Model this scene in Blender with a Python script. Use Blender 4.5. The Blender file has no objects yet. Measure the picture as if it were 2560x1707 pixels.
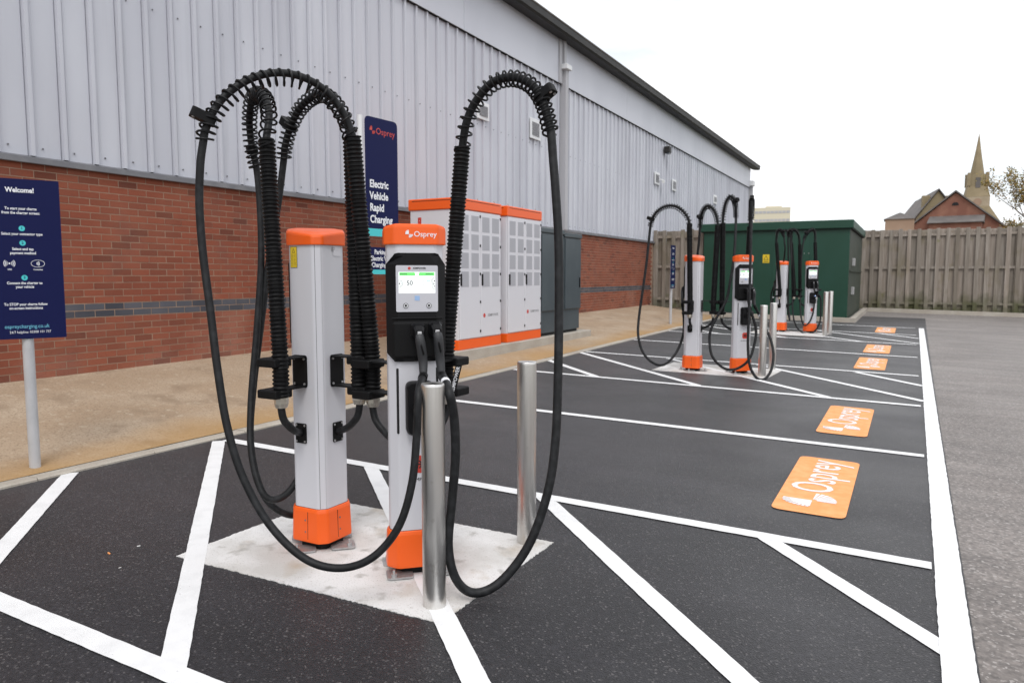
import bpy, math, random
from mathutils import Vector, Matrix
random.seed(7)
R = math.radians
scene = bpy.context.scene
col = scene.collection

# ------------------------------------------------------------------ camera
CAM_H, TILT, YAW, FPX = 1.57, R(5.03), R(28.37), 1841.0
cam_d = bpy.data.cameras.new('camera')
cam_d.sensor_width = 36.0
cam_d.lens = FPX / 2560 * 36
cam_d.clip_start, cam_d.clip_end = 0.05, 3000
cam_d.dof.use_dof = True
cam_d.dof.focus_distance = 3.8
cam_d.dof.aperture_fstop = 5.0
cam = bpy.data.objects.new('camera', cam_d)
cam.location = (0, 0, CAM_H)
cam.rotation_euler = (math.pi / 2 - TILT, 0, YAW)
col.objects.link(cam)
scene.camera = cam

# ------------------------------------------------------------------ sky and light (bright overcast)
world = bpy.data.worlds.new('World'); scene.world = world; world.use_nodes = True
wn, wl = world.node_tree.nodes, world.node_tree.links
wn.clear()
SUN_EL, SUN_ROT = R(52), R(150)
sky = wn.new('ShaderNodeTexSky'); sky.sky_type = 'NISHITA'; sky.sun_disc = False
sky.sun_elevation, sky.sun_rotation = SUN_EL, SUN_ROT
sky.air_density, sky.dust_density, sky.ozone_density = 1.0, 2.0, 1.0
tc = wn.new('ShaderNodeTexCoord')
mp = wn.new('ShaderNodeMapping'); mp.inputs['Scale'].default_value = (1, 1, 2.6)
nz = wn.new('ShaderNodeTexNoise'); nz.inputs['Scale'].default_value = 2.3
nz.inputs['Detail'].default_value = 6; nz.inputs['Roughness'].default_value = .55
cr = wn.new('ShaderNodeValToRGB')
cr.color_ramp.elements[0].position = .34; cr.color_ramp.elements[0].color = (.5, .5, .5, 1)
cr.color_ramp.elements[1].position = .52; cr.color_ramp.elements[1].color = (1, 1, 1, 1)
mx = wn.new('ShaderNodeMixRGB'); mx.inputs['Color2'].default_value = (9.3, 9.4, 9.65, 1)
bg = wn.new('ShaderNodeBackground'); bg.inputs['Strength'].default_value = .115
wo = wn.new('ShaderNodeOutputWorld')
wl.new(tc.outputs['Generated'], mp.inputs['Vector']); wl.new(mp.outputs['Vector'], nz.inputs['Vector'])
wl.new(nz.outputs['Fac'], cr.inputs['Fac']); wl.new(cr.outputs['Color'], mx.inputs['Fac'])
wl.new(sky.outputs['Color'], mx.inputs['Color1']); wl.new(mx.outputs['Color'], bg.inputs['Color'])
wl.new(bg.outputs['Background'], wo.inputs['Surface'])
sd = bpy.data.lights.new('sun', 'SUN'); sd.energy = 1.1; sd.angle = R(22); sd.color = (1, .975, .94)
so = bpy.data.objects.new('sun', sd); so.rotation_euler = (math.pi / 2 - SUN_EL, 0, math.pi - SUN_ROT)
so.location = (6, -8, 14); col.objects.link(so)
scene.view_settings.view_transform = 'Standard'
scene.view_settings.look = 'None'
scene.view_settings.exposure = 0.30
scene.view_settings.gamma = 1.0

# ------------------------------------------------------------------ helpers
SX, SY_ = 0.0195, 0.0076          # the yard falls to the right and rises gently away
def gz(x, y):
    x = max(-9, min(16, x)); y = max(-12, min(60, y))
    return -SX * x + SY_ * y
_fw = Vector((-math.sin(YAW) * math.cos(TILT), math.cos(YAW) * math.cos(TILT), -math.sin(TILT)))
_rt = Vector((math.cos(YAW), math.sin(YAW), 0)); _up = _rt.cross(_fw)
def at(px, py, depth):            # a measured picture point and its distance -> a point in the yard
    return Vector((0, 0, CAM_H)) + (_fw + _rt * ((px - 1280) / FPX) - _up * ((py - 853.5) / FPX)) * depth
DS = 2560 / 2352.0
def A(x, y, d): return at(x * DS, y * DS, d)
def B8(x, y, d): return at(1550 + x / 2.851, 450 + y / 2.851, d)
def B5(x, y, d): return at(1860 + x / 4.9, 540 + y / 4.9, d)

class MB:
    def __init__(s): s.v, s.f, s.m, s.cur = [], [], [], 0
    def add(s, vs, fs):
        o = len(s.v); s.v += [tuple(p) for p in vs]
        for f in fs: s.f.append(tuple(i + o for i in f)); s.m.append(s.cur)
        return s
    def box(s, a, b):
        x0, y0, z0 = a; x1, y1, z1 = b
        return s.add([(x0,y0,z0),(x1,y0,z0),(x1,y1,z0),(x0,y1,z0),(x0,y0,z1),(x1,y0,z1),(x1,y1,z1),(x0,y1,z1)],
                     [(0,3,2,1),(4,5,6,7),(0,1,5,4),(1,2,6,5),(2,3,7,6),(3,0,4,7)])
    def bbox(s, a, b, c=.01):     # box with chamfered edges all round
        (x0,y0,z0),(x1,y1,z1) = a, b
        rings = []
        for z, k in ((z0, c), (z0 + c, 0), (z1 - c, 0), (z1, c)):
            q = c + k if k else c * .0
            pts = []
            e = c
            i = k
            pts = [(x0+e+i*0, y0+i),(x1-e, y0+i),(x1-i, y0+e),(x1-i, y1-e),(x1-e, y1-i),(x0+e, y1-i),(x0+i, y1-e),(x0+i, y0+e)]
            rings.append([(p[0], p[1], z) for p in pts])
        return s.loft(rings)
    def loft(s, rings, caps=True, closed=False):
        n = len(rings[0]); vs = [p for r in rings for p in r]; fs = []
        m = len(rings)
        for k in range(m if closed else m - 1):
            a, b = k * n, ((k + 1) % m) * n
            for i in range(n):
                j = (i + 1) % n; fs.append((a + i, a + j, b + j, b + i))
        if caps and not closed:
            fs.append(tuple(reversed(range(n)))); fs.append(tuple(range((m - 1) * n, m * n)))
        return s.add(vs, fs)
    def prism(s, poly, z0, z1): return s.loft([[(x, y, z0) for x, y in poly], [(x, y, z1) for x, y in poly]])
    def poly(s, pts): return s.add(pts, [tuple(range(len(pts)))])
    def tube(s, path, r, n=10, caps=True):
        path = [Vector(p) for p in path]; m = len(path)
        rr = r if callable(r) else (lambda t: r)
        t0 = (path[1] - path[0]).normalized()
        u = t0.orthogonal().normalized(); rings = []
        for i, p in enumerate(path):
            t = (path[min(i+1, m-1)] - path[max(i-1, 0)]).normalized()
            u = (u - t * u.dot(t)).normalized(); w = t.cross(u)
            k = rr(i / (m - 1))
            rings.append([p + (u * math.cos(2*math.pi*j/n) + w * math.sin(2*math.pi*j/n)) * k for j in range(n)])
        return s.loft(rings, caps)
    def cyl(s, a, b, r, n=16, r2=None): 
        r2 = r if r2 is None else r2
        return s.tube([a, b], lambda t: r + (r2 - r) * t, n)
    def build(s, name, mats, parent=None, smooth=False):
        me = bpy.data.meshes.new(name); me.from_pydata(s.v, [], s.f)
        mats = mats if isinstance(mats, (list, tuple)) else [mats]
        for m in mats: me.materials.append(m)
        if len(mats) > 1: me.polygons.foreach_set('material_index', s.m)
        if smooth:
            me.polygons.foreach_set('use_smooth', [True] * len(me.polygons))
            try: me.set_sharp_from_angle(angle=R(38))
            except Exception: pass
        me.update()
        return link(name, me, parent)
def link(name, me, parent=None):
    o = bpy.data.objects.new(name, me); col.objects.link(o)
    if parent is not None: o.parent = parent
    return o
def tag(o, label, cat, group=None):
    o['label'] = label; o['category'] = cat
    if group: o['group'] = group
    return o
def struct(o): o['kind'] = 'structure'; return o
def stuff(o): o['kind'] = 'stuff'; return o
def thing(name, loc, rz, label, cat, group=None):
    o = bpy.data.objects.new(name, None); o.empty_display_size = .1
    o.location = loc; o.rotation_euler = (0, 0, rz); col.objects.link(o)
    return tag(o, label, cat, group)
def kids(o): return [c for c in bpy.data.objects if c.parent == o]
def copy_tree(o, parent=None, cache=None):
    if cache is None:
        cache = {}
        for c in bpy.data.objects:
            if c.parent: cache.setdefault(c.parent.name, []).append(c)
    n = o.copy(); col.objects.link(n); n.parent = parent
    for ch in cache.get(o.name, []): copy_tree(ch, n, cache)
    return n
def spline(pts, n=12):            # Catmull-Rom through the points
    P = [Vector(p) for p in pts]; P = [P[0]*2 - P[1]] + P + [P[-1]*2 - P[-2]]
    out = []
    for i in range(1, len(P) - 2):
        a, b, c, d = P[i-1:i+3]
        for k in range(n):
            t = k / n
            out.append(.5*((2*b) + (c-a)*t + (2*a-5*b+4*c-d)*t*t + (3*b-a-3*c+d)*t**3))
    out.append(P[-2]); return out
def resample(path, step):
    out = [path[0].copy()]; acc = 0
    for a, b in zip(path, path[1:]):
        L = (b - a).length
        if L < 1e-9: continue
        d = step - acc
        while d <= L: out.append(a + (b - a) * (d / L)); d += step
        acc = L - (d - step)
    return out
def rounded(poly, r, n=4):
    out = []; m = len(poly)
    for i in range(m):
        p0, p1, p2 = Vector(poly[i-1]), Vector(poly[i]), Vector(poly[(i+1) % m])
        a = (p0 - p1); b = (p2 - p1); k = min(r, a.length*.45, b.length*.45)
        q0 = p1 + a.normalized()*k; q2 = p1 + b.normalized()*k
        for j in range(n + 1):
            t = j / n; q = q0*(1-t)**2 + p1*2*t*(1-t) + q2*t*t; out.append((q.x, q.y))
    return out
def rrect(x0, y0, x1, y1, r, n=4): return rounded([(x0,y0),(x1,y0),(x1,y1),(x0,y1)], r, n)

# ------------------------------------------------------------------ materials
def nodes_of(m): m.use_nodes = True; return m.node_tree.nodes, m.node_tree.links
def mat(name, c, rough=.6, metal=0., var=None, bump=None, spec=.5, emit=None, island=None, coat=0., aniso=0.):
    """var = (scale, colour2, low, high, detail[, stretch]); bump = (scale, strength, distance)"""
    m = bpy.data.materials.new(name); n, l = nodes_of(m); b = n['Principled BSDF']
    b.inputs['Base Color'].default_value = (*c, 1); b.inputs['Roughness'].default_value = rough
    b.inputs['Metallic'].default_value = metal; b.inputs['Specular IOR Level'].default_value = spec
    b.inputs['Coat Weight'].default_value = coat
    if aniso: b.inputs['Anisotropic'].default_value = aniso
    if emit: b.inputs['Emission Color'].default_value = (*emit[0], 1); b.inputs['Emission Strength'].default_value = emit[1]
    geo = n.new('ShaderNodeNewGeometry'); cur = None
    layers = [] if var is None else (var if isinstance(var, list) else [var])
    for v in layers:
        t = n.new('ShaderNodeTexNoise'); t.inputs['Scale'].default_value = v[0]; t.inputs['Detail'].default_value = v[4] if len(v) > 4 else 4
        if len(v) > 5:
            q = n.new('ShaderNodeMapping'); q.inputs['Scale'].default_value = v[5]
            l.new(geo.outputs['Position'], q.inputs['Vector']); l.new(q.outputs['Vector'], t.inputs['Vector'])
        else: l.new(geo.outputs['Position'], t.inputs['Vector'])
        rp = n.new('ShaderNodeMapRange'); rp.inputs['From Min'].default_value = v[2]; rp.inputs['From Max'].default_value = v[3]
        l.new(t.outputs['Fac'], rp.inputs['Value'])
        x = n.new('ShaderNodeMixRGB'); x.inputs['Color1'].default_value = (*c, 1); x.inputs['Color2'].default_value = (*v[1], 1)
        if cur: l.new(cur, x.inputs['Color1'])
        l.new(rp.outputs['Result'], x.inputs['Fac']); cur = x.outputs['Color']
    if island:                    # (amount) darker and lighter pieces
        oi = n.new('ShaderNodeObjectInfo'); ad = n.new('ShaderNodeMath'); ad.operation = 'ADD'
        l.new(oi.outputs['Random'], ad.inputs[0]); l.new(geo.outputs['Random Per Island'], ad.inputs[1])
        fr = n.new('ShaderNodeMath'); fr.operation = 'FRACT'; l.new(ad.outputs[0], fr.inputs[0])
        rp = n.new('ShaderNodeValToRGB'); els = rp.color_ramp.elements
        for i, (pos, cc) in enumerate(island):
            e = els[i] if i < 2 else els.new(pos); e.position = pos; e.color = (*cc, 1)
        l.new(fr.outputs[0], rp.inputs['Fac'])
        x = n.new('ShaderNodeMixRGB'); x.blend_type = 'MULTIPLY'; x.inputs['Fac'].default_value = 1
        x.inputs['Color1'].default_value = (*c, 1)
        if cur: l.new(cur, x.inputs['Color1'])
        l.new(rp.outputs['Color'], x.inputs['Color2']); cur = x.outputs['Color']
    if cur: l.new(cur, b.inputs['Base Color'])
    if bump:
        t = n.new('ShaderNodeTexNoise'); t.inputs['Scale'].default_value = bump[0]; t.inputs['Detail'].default_value = 3
        l.new(geo.outputs['Position'], t.inputs['Vector'])
        q = n.new('ShaderNodeBump'); q.inputs['Strength'].default_value = bump[1]; q.inputs['Distance'].default_value = bump[2]
        l.new(t.outputs['Fac'], q.inputs['Height']); l.new(q.outputs['Normal'], b.inputs['Normal'])
    return m
M = {}
def asphalt(name, dark, light, speck, rough, spec, grain, thr, contrast):
    m = bpy.data.materials.new(name); n, l = nodes_of(m); b = n['Principled BSDF']
    geo = n.new('ShaderNodeNewGeometry'); P = geo.outputs['Position']
    def noise(sc, det, vec=P):
        t = n.new('ShaderNodeTexNoise'); t.inputs['Scale'].default_value = sc; t.inputs['Detail'].default_value = det; l.new(vec, t.inputs['Vector']); return t.outputs['Fac']
    def rng(v, a0, a1, b0=0., b1=1.):
        r = n.new('ShaderNodeMapRange'); r.inputs['From Min'].default_value = a0; r.inputs['From Max'].default_value = a1
        r.inputs['To Min'].default_value = b0; r.inputs['To Max'].default_value = b1; l.new(v, r.inputs['Value']); return r.outputs['Result']
    def mixc(f, c1, c2, mode='MIX'):
        x = n.new('ShaderNodeMixRGB'); x.blend_type = mode
        if isinstance(f, float): x.inputs['Fac'].default_value = f
        else: l.new(f, x.inputs['Fac'])
        for k, c in (('Color1', c1), ('Color2', c2)):
            if isinstance(c, tuple): x.inputs[k].default_value = (*c, 1)
            else: l.new(c, x.inputs[k])
        return x.outputs['Color']
    vor = n.new('ShaderNodeTexVoronoi'); vor.inputs['Scale'].default_value = grain; l.new(P, vor.inputs['Vector'])
    mp = n.new('ShaderNodeMapping'); mp.inputs['Scale'].default_value = (.35, 2.2, 1); l.new(P, mp.inputs['Vector'])
    c = mixc(rng(noise(.55, 7), .36, .66), dark, light)
    c = mixc(1., c, rng(noise(1.6, 6, mp.outputs['Vector']), .3, .7, .80, 1.28), 'MULTIPLY')     # roller passes
    c = mixc(1., c, rng(noise(grain*.45, 6), .3, .7, 1-contrast, 1+contrast), 'MULTIPLY')
    c = mixc(rng(noise(2.3, 5), .66, .74, 0., .45), c, tuple(v*.55 for v in dark))                 # damp and oily spots
    sep = n.new('ShaderNodeSeparateColor'); l.new(vor.outputs['Color'], sep.inputs['Color'])
    c = mixc(rng(sep.outputs['Red'], thr, 1., 0., .8), c, speck)
    l.new(c, b.inputs['Base Color'])
    l.new(rng(noise(.9, 5), .35, .7, rough-.08, rough+.08), b.inputs['Roughness']); b.inputs['Specular IOR Level'].default_value = spec
    b.inputs['Sheen Weight'].default_value = .12; b.inputs['Sheen Roughness'].default_value = .45
    bp = n.new('ShaderNodeBump'); bp.inputs['Strength'].default_value = .38; bp.inputs['Distance'].default_value = .004
    l.new(vor.outputs['Distance'], bp.inputs['Height']); l.new(bp.outputs['Normal'], b.inputs['Normal'])
    return m
M['tarmac'] = asphalt('new_tarmac', (.009,.0086,.0105), (.020,.019,.0225), (.115,.107,.107), .46, .28, 125, .91, .55)
M['old'] = asphalt('old_asphalt', (.130,.113,.103), (.182,.160,.147), (.38,.35,.33), .68, .45, 80, .84, .40)
M['earth'] = mat('far_ground', (.12,.12,.09), .9, var=(.3,(.2,.18,.14),.3,.7))
M['paint'] = mat('white_road_paint', (.80,.80,.80), .6, var=[(9,(.72,.72,.72),.45,.75,5),(70,(.30,.30,.30),.70,.80,4)], bump=(220,.3,.002))
M['opaint'] = mat('orange_road_paint', (.86,.33,.10), .65, var=[(12,(.90,.41,.16),.4,.7,5),(80,(.35,.15,.06),.70,.80,4)], bump=(220,.3,.002))
M['pad'] = mat('pale_concrete', (.55,.535,.51), .88, var=[(2.6,(.72,.71,.70),.40,.60,7),(3.6,(.44,.37,.29),.55,.74,8),(9,(.40,.385,.36),.58,.72,6),(140,(.36,.34,.31),.60,.75,2)], bump=(160,.35,.003))
M['kerb'] = mat('kerb_concrete', (.40,.36,.31), .9, var=[(2.5,(.48,.45,.40),.4,.7,6),(60,(.30,.27,.23),.5,.8,3)], bump=(90,.4,.004), island=[(0,(.9,.9,.9)),(1,(1.06,1.05,1.02))])
M['mortar'] = mat('mortar', (.36,.25,.18), .95, var=(6,(.27,.18,.13),.4,.7,4), bump=(180,.4,.003))
M['brick'] = mat('red_brick', (.245,.066,.034), .9, var=[(1.1,(.29,.098,.055),.46,.70,6),(2.2,(.20,.065,.042),.52,.72,5),(.55,(.33,.155,.11),.60,.82,6),(60,(.20,.06,.035),.52,.8,3)],
                 bump=(140,.5,.003), island=[(0,(.60,.62,.66)),(.12,(.82,.82,.83)),(.4,(.96,.96,.96)),(.8,(1.05,1.02,1.0)),(1,(.88,.86,.87))])
M['bluebrick'] = mat('blue_brick', (.062,.066,.080), .75, var=(2,(.10,.10,.115),.4,.7,5), bump=(120,.4,.003), island=[(0,(.65,.65,.7)),(.5,(1,1,1)),(1,(1.3,1.25,1.25))])
M['clad'] = mat('pale_cladding', (.57,.585,.635), .42, spec=.4, var=[(.7,(.50,.51,.56),.42,.72,5,(1,1,.5)),(6,(.46,.47,.51),.58,.85,4,(1,1.6,.07))], island=[(0,(.92,.92,.93)),(1,(1.04,1.04,1.04))])
M['clad2'] = mat('fascia_panel', (.57,.585,.64), .45, spec=.4, var=(.6,(.52,.535,.59),.4,.7,5,(1,1,.4)))
M['flash'] = mat('grey_flashing', (.135,.137,.15), .5, var=(5,(.19,.19,.20),.45,.7,4))
M['darkgap'] = mat('dark_gap', (.012,.012,.013), .9)
M['gutter'] = mat('dark_gutter', (.016,.015,.014), .6, var=(3,(.035,.031,.028),.5,.8,5))
M['gutter_edge'] = mat('gutter_edge', (.13,.12,.11), .5, var=(3,(.22,.20,.18),.45,.75,5))
M['whitemetal'] = mat('white_trim', (.72,.73,.74), .45)
M['pipegrey'] = mat('grey_pipe', (.42,.42,.44), .5, var=(2,(.36,.36,.38),.4,.7,4,(1,1,.2)))
M['post'] = mat('pale_post_paint', (.60,.60,.635), .38, spec=.45, bump=(500,.06,.0005))
M['orange'] = mat('orange_plastic', (.86,.118,.012), .36, spec=.4, bump=(400,.05,.0005))
M['black'] = mat('black_plastic', (.007,.007,.008), .40, spec=.18)
M['matblack'] = mat('black_coated_steel', (.007,.007,.0075), .55, spec=.15)
M['rubber'] = mat('cable_rubber', (.010,.0105,.0115), .50, var=(25,(.022,.023,.025),.45,.7,3), spec=.25)
M['coil'] = mat('black_coil', (.007,.007,.008), .45, spec=.22)
M['tubeblack'] = mat('ribbed_hose', (.006,.006,.0065), .52, spec=.18)
M['grip'] = mat('grey_grip', (.030,.031,.034), .55)
M['bezel'] = mat('grey_bezel', (.52,.52,.56), .35)
M['steel'] = mat('brushed_stainless', (.74,.725,.70), .31, 1.0, aniso=.7, var=[(3,(.60,.585,.56),.4,.7,5,(9,9,.25)),(14,(.45,.42,.38),.64,.8,4)])
M['galv'] = mat('galvanised_steel', (.50,.50,.50), .5, .75, var=(30,(.38,.38,.38),.4,.7,4))
M['gland'] = mat('nickel_gland', (.62,.58,.50), .3, .9)
M['navy'] = mat('navy_sign_face', (.006,.009,.060), .5, spec=.15)
M['signwhite'] = mat('sign_white', (.82,.83,.86), .5)
M['teal'] = mat('sign_teal', (.06,.55,.58), .45)
M['skyblue'] = mat('sign_blue_text', (.16,.50,.66), .5)
M['signred'] = mat('sign_red', (.55,.055,.04), .45)
M['polegrey'] = mat('grey_pole', (.47,.47,.48), .45, var=(8,(.42,.42,.43),.4,.7,3))
M['yellow'] = mat('warning_yellow', (.72,.52,.02), .5)
M['ink'] = mat('black_ink', (.012,.012,.012), .6)
M['greyink'] = mat('grey_ink', (.30,.30,.31), .6)
M['cabwhite'] = mat('white_cabinet_paint', (.66,.655,.69), .4, spec=.4)
M['grille'] = mat('grey_filter', (.40,.40,.43), .7, bump=(300,.5,.003))
M['cabgrey'] = mat('slate_cabinet_paint', (.050,.066,.076), .45, var=(2,(.062,.080,.090),.4,.7,4))
M['green'] = mat('green_kiosk_paint', (.0035,.046,.025), .5, var=(1.2,(.006,.053,.032),.4,.7,5))
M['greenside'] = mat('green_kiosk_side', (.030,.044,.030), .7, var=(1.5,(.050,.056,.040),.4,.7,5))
M['wood'] = mat('weathered_board', (.225,.195,.165), .9, var=[(3,(.32,.285,.25),.42,.7,5,(6,6,.35)),(1.3,(.17,.145,.085),.55,.8,5),(2.6,(.13,.14,.035),.66,.85,4)], bump=(40,.4,.004),
                island=[(0,(.72,.70,.66)),(.5,(1,1,1)),(1,(1.18,1.14,1.12))])
n, l = nodes_of(M['wood']); b = n['Principled BSDF']; src = b.inputs['Base Color'].links[0].from_socket
geo = n.new('ShaderNodeNewGeometry'); sp = n.new('ShaderNodeSeparateXYZ'); l.new(geo.outputs['Position'], sp.inputs[0])
t = n.new('ShaderNodeTexNoise'); t.inputs['Scale'].default_value = 2.2; t.inputs['Detail'].default_value = 6; l.new(geo.outputs['Position'], t.inputs['Vector'])
a1 = n.new('ShaderNodeMath'); a1.operation = 'MULTIPLY_ADD'; a1.inputs[1].default_value = -1.7; l.new(t.outputs['Fac'], a1.inputs[0]); l.new(sp.outputs['Z'], a1.inputs[2])
rp = n.new('ShaderNodeMapRange'); rp.inputs['From Min'].default_value = .12; rp.inputs['From Max'].default_value = -.55; rp.inputs['To Max'].default_value = .85; l.new(a1.outputs[0], rp.inputs['Value'])
x = n.new('ShaderNodeMixRGB'); x.inputs['Color2'].default_value = (.062,.068,.022,1); l.new(src, x.inputs['Color1']); l.new(rp.outputs['Result'], x.inputs['Fac'])
l.new(x.outputs['Color'], b.inputs['Base Color'])
M['stone'] = mat('church_stone', (.22,.175,.105), .95, var=(.5,(.30,.24,.15),.4,.7,6), bump=(3,.3,.05))
M['stone2'] = mat('church_stone_pale', (.40,.33,.24), .95, var=(.8,(.32,.26,.18),.4,.7,6))
M['farbrick'] = mat('far_brick', (.19,.080,.055), .95, var=(.8,(.26,.125,.085),.4,.7,6))
M['farbuff'] = mat('far_buff_brick', (.30,.20,.14), .95, var=(.5,(.36,.25,.18),.4,.7,6))
M['slate'] = mat('roof_slate', (.11,.10,.095), .8, var=(.8,(.16,.14,.13),.4,.7,6))
M['cream'] = mat('cream_render', (.62,.57,.44), .8)
M['glassdark'] = mat('dark_glass', (.06,.07,.08), .15)
M['bark'] = mat('bark', (.13,.10,.075), .95, var=(6,(.20,.16,.12),.4,.7,5))
M['leaf'] = mat('spring_leaf', (.20,.155,.035), .7, island=[(0,(.6,.7,.5)),(.5,(1,1,1)),(1,(1.7,1.15,.7))])
M['scr_white'] = mat('screen_white', (.02,.02,.02), .2, emit=((.95,1,.99), 1.05))
M['scr_green'] = mat('screen_green', (.02,.02,.02), .2, emit=((.16,.78,.17), 1.0))
M['scr_dark'] = mat('screen_dark', (.01,.01,.012), .2, emit=((.02,.025,.03), 1.0))
M['scr_cyan'] = mat('screen_cyan', (.01,.01,.012), .2, emit=((.35,.95,.92), 1.0))
M['palecyan'] = mat('pale_blue_mark', (.30,.45,.70), .4)
M['led'] = mat('blue_led', (.1,.1,.12), .2, emit=((.45,.62,1), 1.1))
# pavement: tan concrete with an ochre rust stain beside the kerb
m = mat('tan_concrete', (.375,.275,.185), .92, var=[(1.3,(.44,.345,.25),.4,.66,7,(1.4,.7,1)),(2.6,(.27,.195,.13),.53,.74,7),(14,(.47,.38,.28),.56,.72,5),(60,(.22,.155,.10),.50,.74,5)], bump=(90,.4,.004))
n, l = nodes_of(m); b = n['Principled BSDF']; src = b.inputs['Base Color'].links[0].from_socket
geo = n.new('ShaderNodeNewGeometry'); sp = n.new('ShaderNodeSeparateXYZ'); l.new(geo.outputs['Position'], sp.inputs[0])
t = n.new('ShaderNodeTexNoise'); t.inputs['Scale'].default_value = .75; t.inputs['Detail'].default_value = 5; l.new(geo.outputs['Position'], t.inputs['Vector'])
a1 = n.new('ShaderNodeMath'); a1.operation = 'MULTIPLY_ADD'; a1.inputs[1].default_value = 1.1; l.new(t.outputs['Fac'], a1.inputs[0]); l.new(sp.outputs['X'], a1.inputs[2])
rp = n.new('ShaderNodeMapRange'); rp.inputs['From Min'].default_value = -5.30; rp.inputs['From Max'].default_value = -4.80; l.new(a1.outputs[0], rp.inputs['Value'])
fa = n.new('ShaderNodeMath'); fa.operation = 'MULTIPLY'; fa.inputs[1].default_value = .75; l.new(rp.outputs['Result'], fa.inputs[0])
x = n.new('ShaderNodeMixRGB'); x.inputs['Color2'].default_value = (.37,.215,.075,1); l.new(src, x.inputs['Color1']); l.new(fa.outputs[0], x.inputs['Fac'])
l.new(x.outputs['Color'], b.inputs['Base Color']); M['pave'] = m

# ------------------------------------------------------------------ text and emblem meshes
_tc = {}
def text_mesh(s, size, bold=0., align='CENTER', spacing=1.):
    key = (s, size, bold, align, spacing)
    if key not in _tc:
        c = bpy.data.curves.new('lettering', 'FONT'); c.body = s; c.size = size; c.align_x = align; c.align_y = 'CENTER'
        c.offset = bold * size; c.resolution_u = 3; c.space_character = spacing; c.extrude = .0004
        o = bpy.data.objects.new('lettering', c); col.objects.link(o)
        dg = bpy.context.evaluated_depsgraph_get()
        me = bpy.data.meshes.new_from_object(o.evaluated_get(dg)); bpy.data.objects.remove(o); bpy.data.curves.remove(c)
        _tc[key] = me
    return _tc[key]
def lettering(s, size, m, parent, mtx, bold=0., align='CENTER', name='lettering', sx=1., spacing=1.):
    me = text_mesh(s, size, bold, align, spacing).copy(); me.materials.clear(); me.materials.append(m)
    o = link(name, me, parent); o.matrix_local = mtx @ Matrix.Diagonal((sx, 1, 1, 1)); return o
UPRIGHT = Matrix.Rotation(math.pi/2, 4, 'X')           # text plane facing -y
def up_at(x, y, z): return Matrix.Translation((x, y, z)) @ UPRIGHT
def emblem_mb(r, t=.0008):        # two fanned quarter wings, drawn in the xy plane
    mb = MB()
    def sector(a0, a1, r0, r1):
        k = 3; pts = [(0,0)] if r0 == 0 else []
        inner = [(r0*math.cos(a0+(a1-a0)*i/k), r0*math.sin(a0+(a1-a0)*i/k)) for i in range(k+1)] if r0 else [(0,0)]
        outer = [(r1*math.cos(a0+(a1-a0)*i/k), r1*math.sin(a0+(a1-a0)*i/k)) for i in range(k+1)]
        mb.prism(outer + list(reversed(inner)), 0, t) if r0 else mb.prism([(0,0)] + outer, 0, t)
    nA = 9
    for i in range(nA):           # solid upper-left wing with a feathered rim
        a0 = math.pi/2 + (math.pi/2)*i/nA; a1 = math.pi/2 + (math.pi/2)*(i+1)/nA
        sector(a0, a1, 0, r*.72); sector(a0, a0 + (a1-a0)*.72, r*.722, r*(1 - .25*abs(i/nA-.2)))
    for i in range(nA):           # striped lower-right wing
        a0 = -math.pi/2 + (math.pi/2)*i/nA; a1 = a0 + (math.pi/2)/nA
        sector(a0, a0 + (a1-a0)*.74, r*.16, r*(1 - .3*abs(i/nA-.8)))
    return mb
_flip = lambda poly: poly

# ================================================================== SETTING
def sheet(name, poly, dz, m, parent=None):
    mb = MB(); mb.poly([(x, y, gz(x, y) + dz) for x, y in poly]); return mb.build(name, m, parent)
# ground that runs to the horizon
xs = [-600, -60, -9, 16, 60, 600]; ys = [-200, -12, 60, 150, 1200]
mb = MB(); mb.add([(x, y, gz(x, y) - .02) for y in ys for x in xs], [(j*6+i, j*6+i+1, j*6+i+7, j*6+i+6) for j in range(4) for i in range(5)])
struct(mb.build('ground', M['earth']))
mb = MB(); mb.poly([(x, y, gz(x, y) - .008) for x, y in ((-5.2,-11.5),(16,-11.5),(16,31.2),(-5.2,31.2))])
struct(mb.build('access_road', M['old']))
KERB = [(-5.62,-11.5),(-5.47,1.2),(-5.445,2.7),(-5.385,4.4),(-5.30,7.2),(-5.27,9.9),(-5.26,16),(-5.25,24.0)]
def kerb_x(y):
    for (x0,y0),(x1,y1) in zip(KERB, KERB[1:]):
        if y0 <= y <= y1: return x0 + (x1-x0)*(y-y0)/(y1-y0)
    return KERB[-1][0] if y > KERB[-1][1] else KERB[0][0]
tarmac = struct(MB().poly([(x, y, gz(x, y)) for x, y in [(k[0]+.05, k[1]) for k in KERB] + [(-5.2,27.2),(.46,27.7),(.40,20),(.33,10),(.30,3),(.30,-11.5)]][::-1]).build('tarmac', M['tarmac']))
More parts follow.
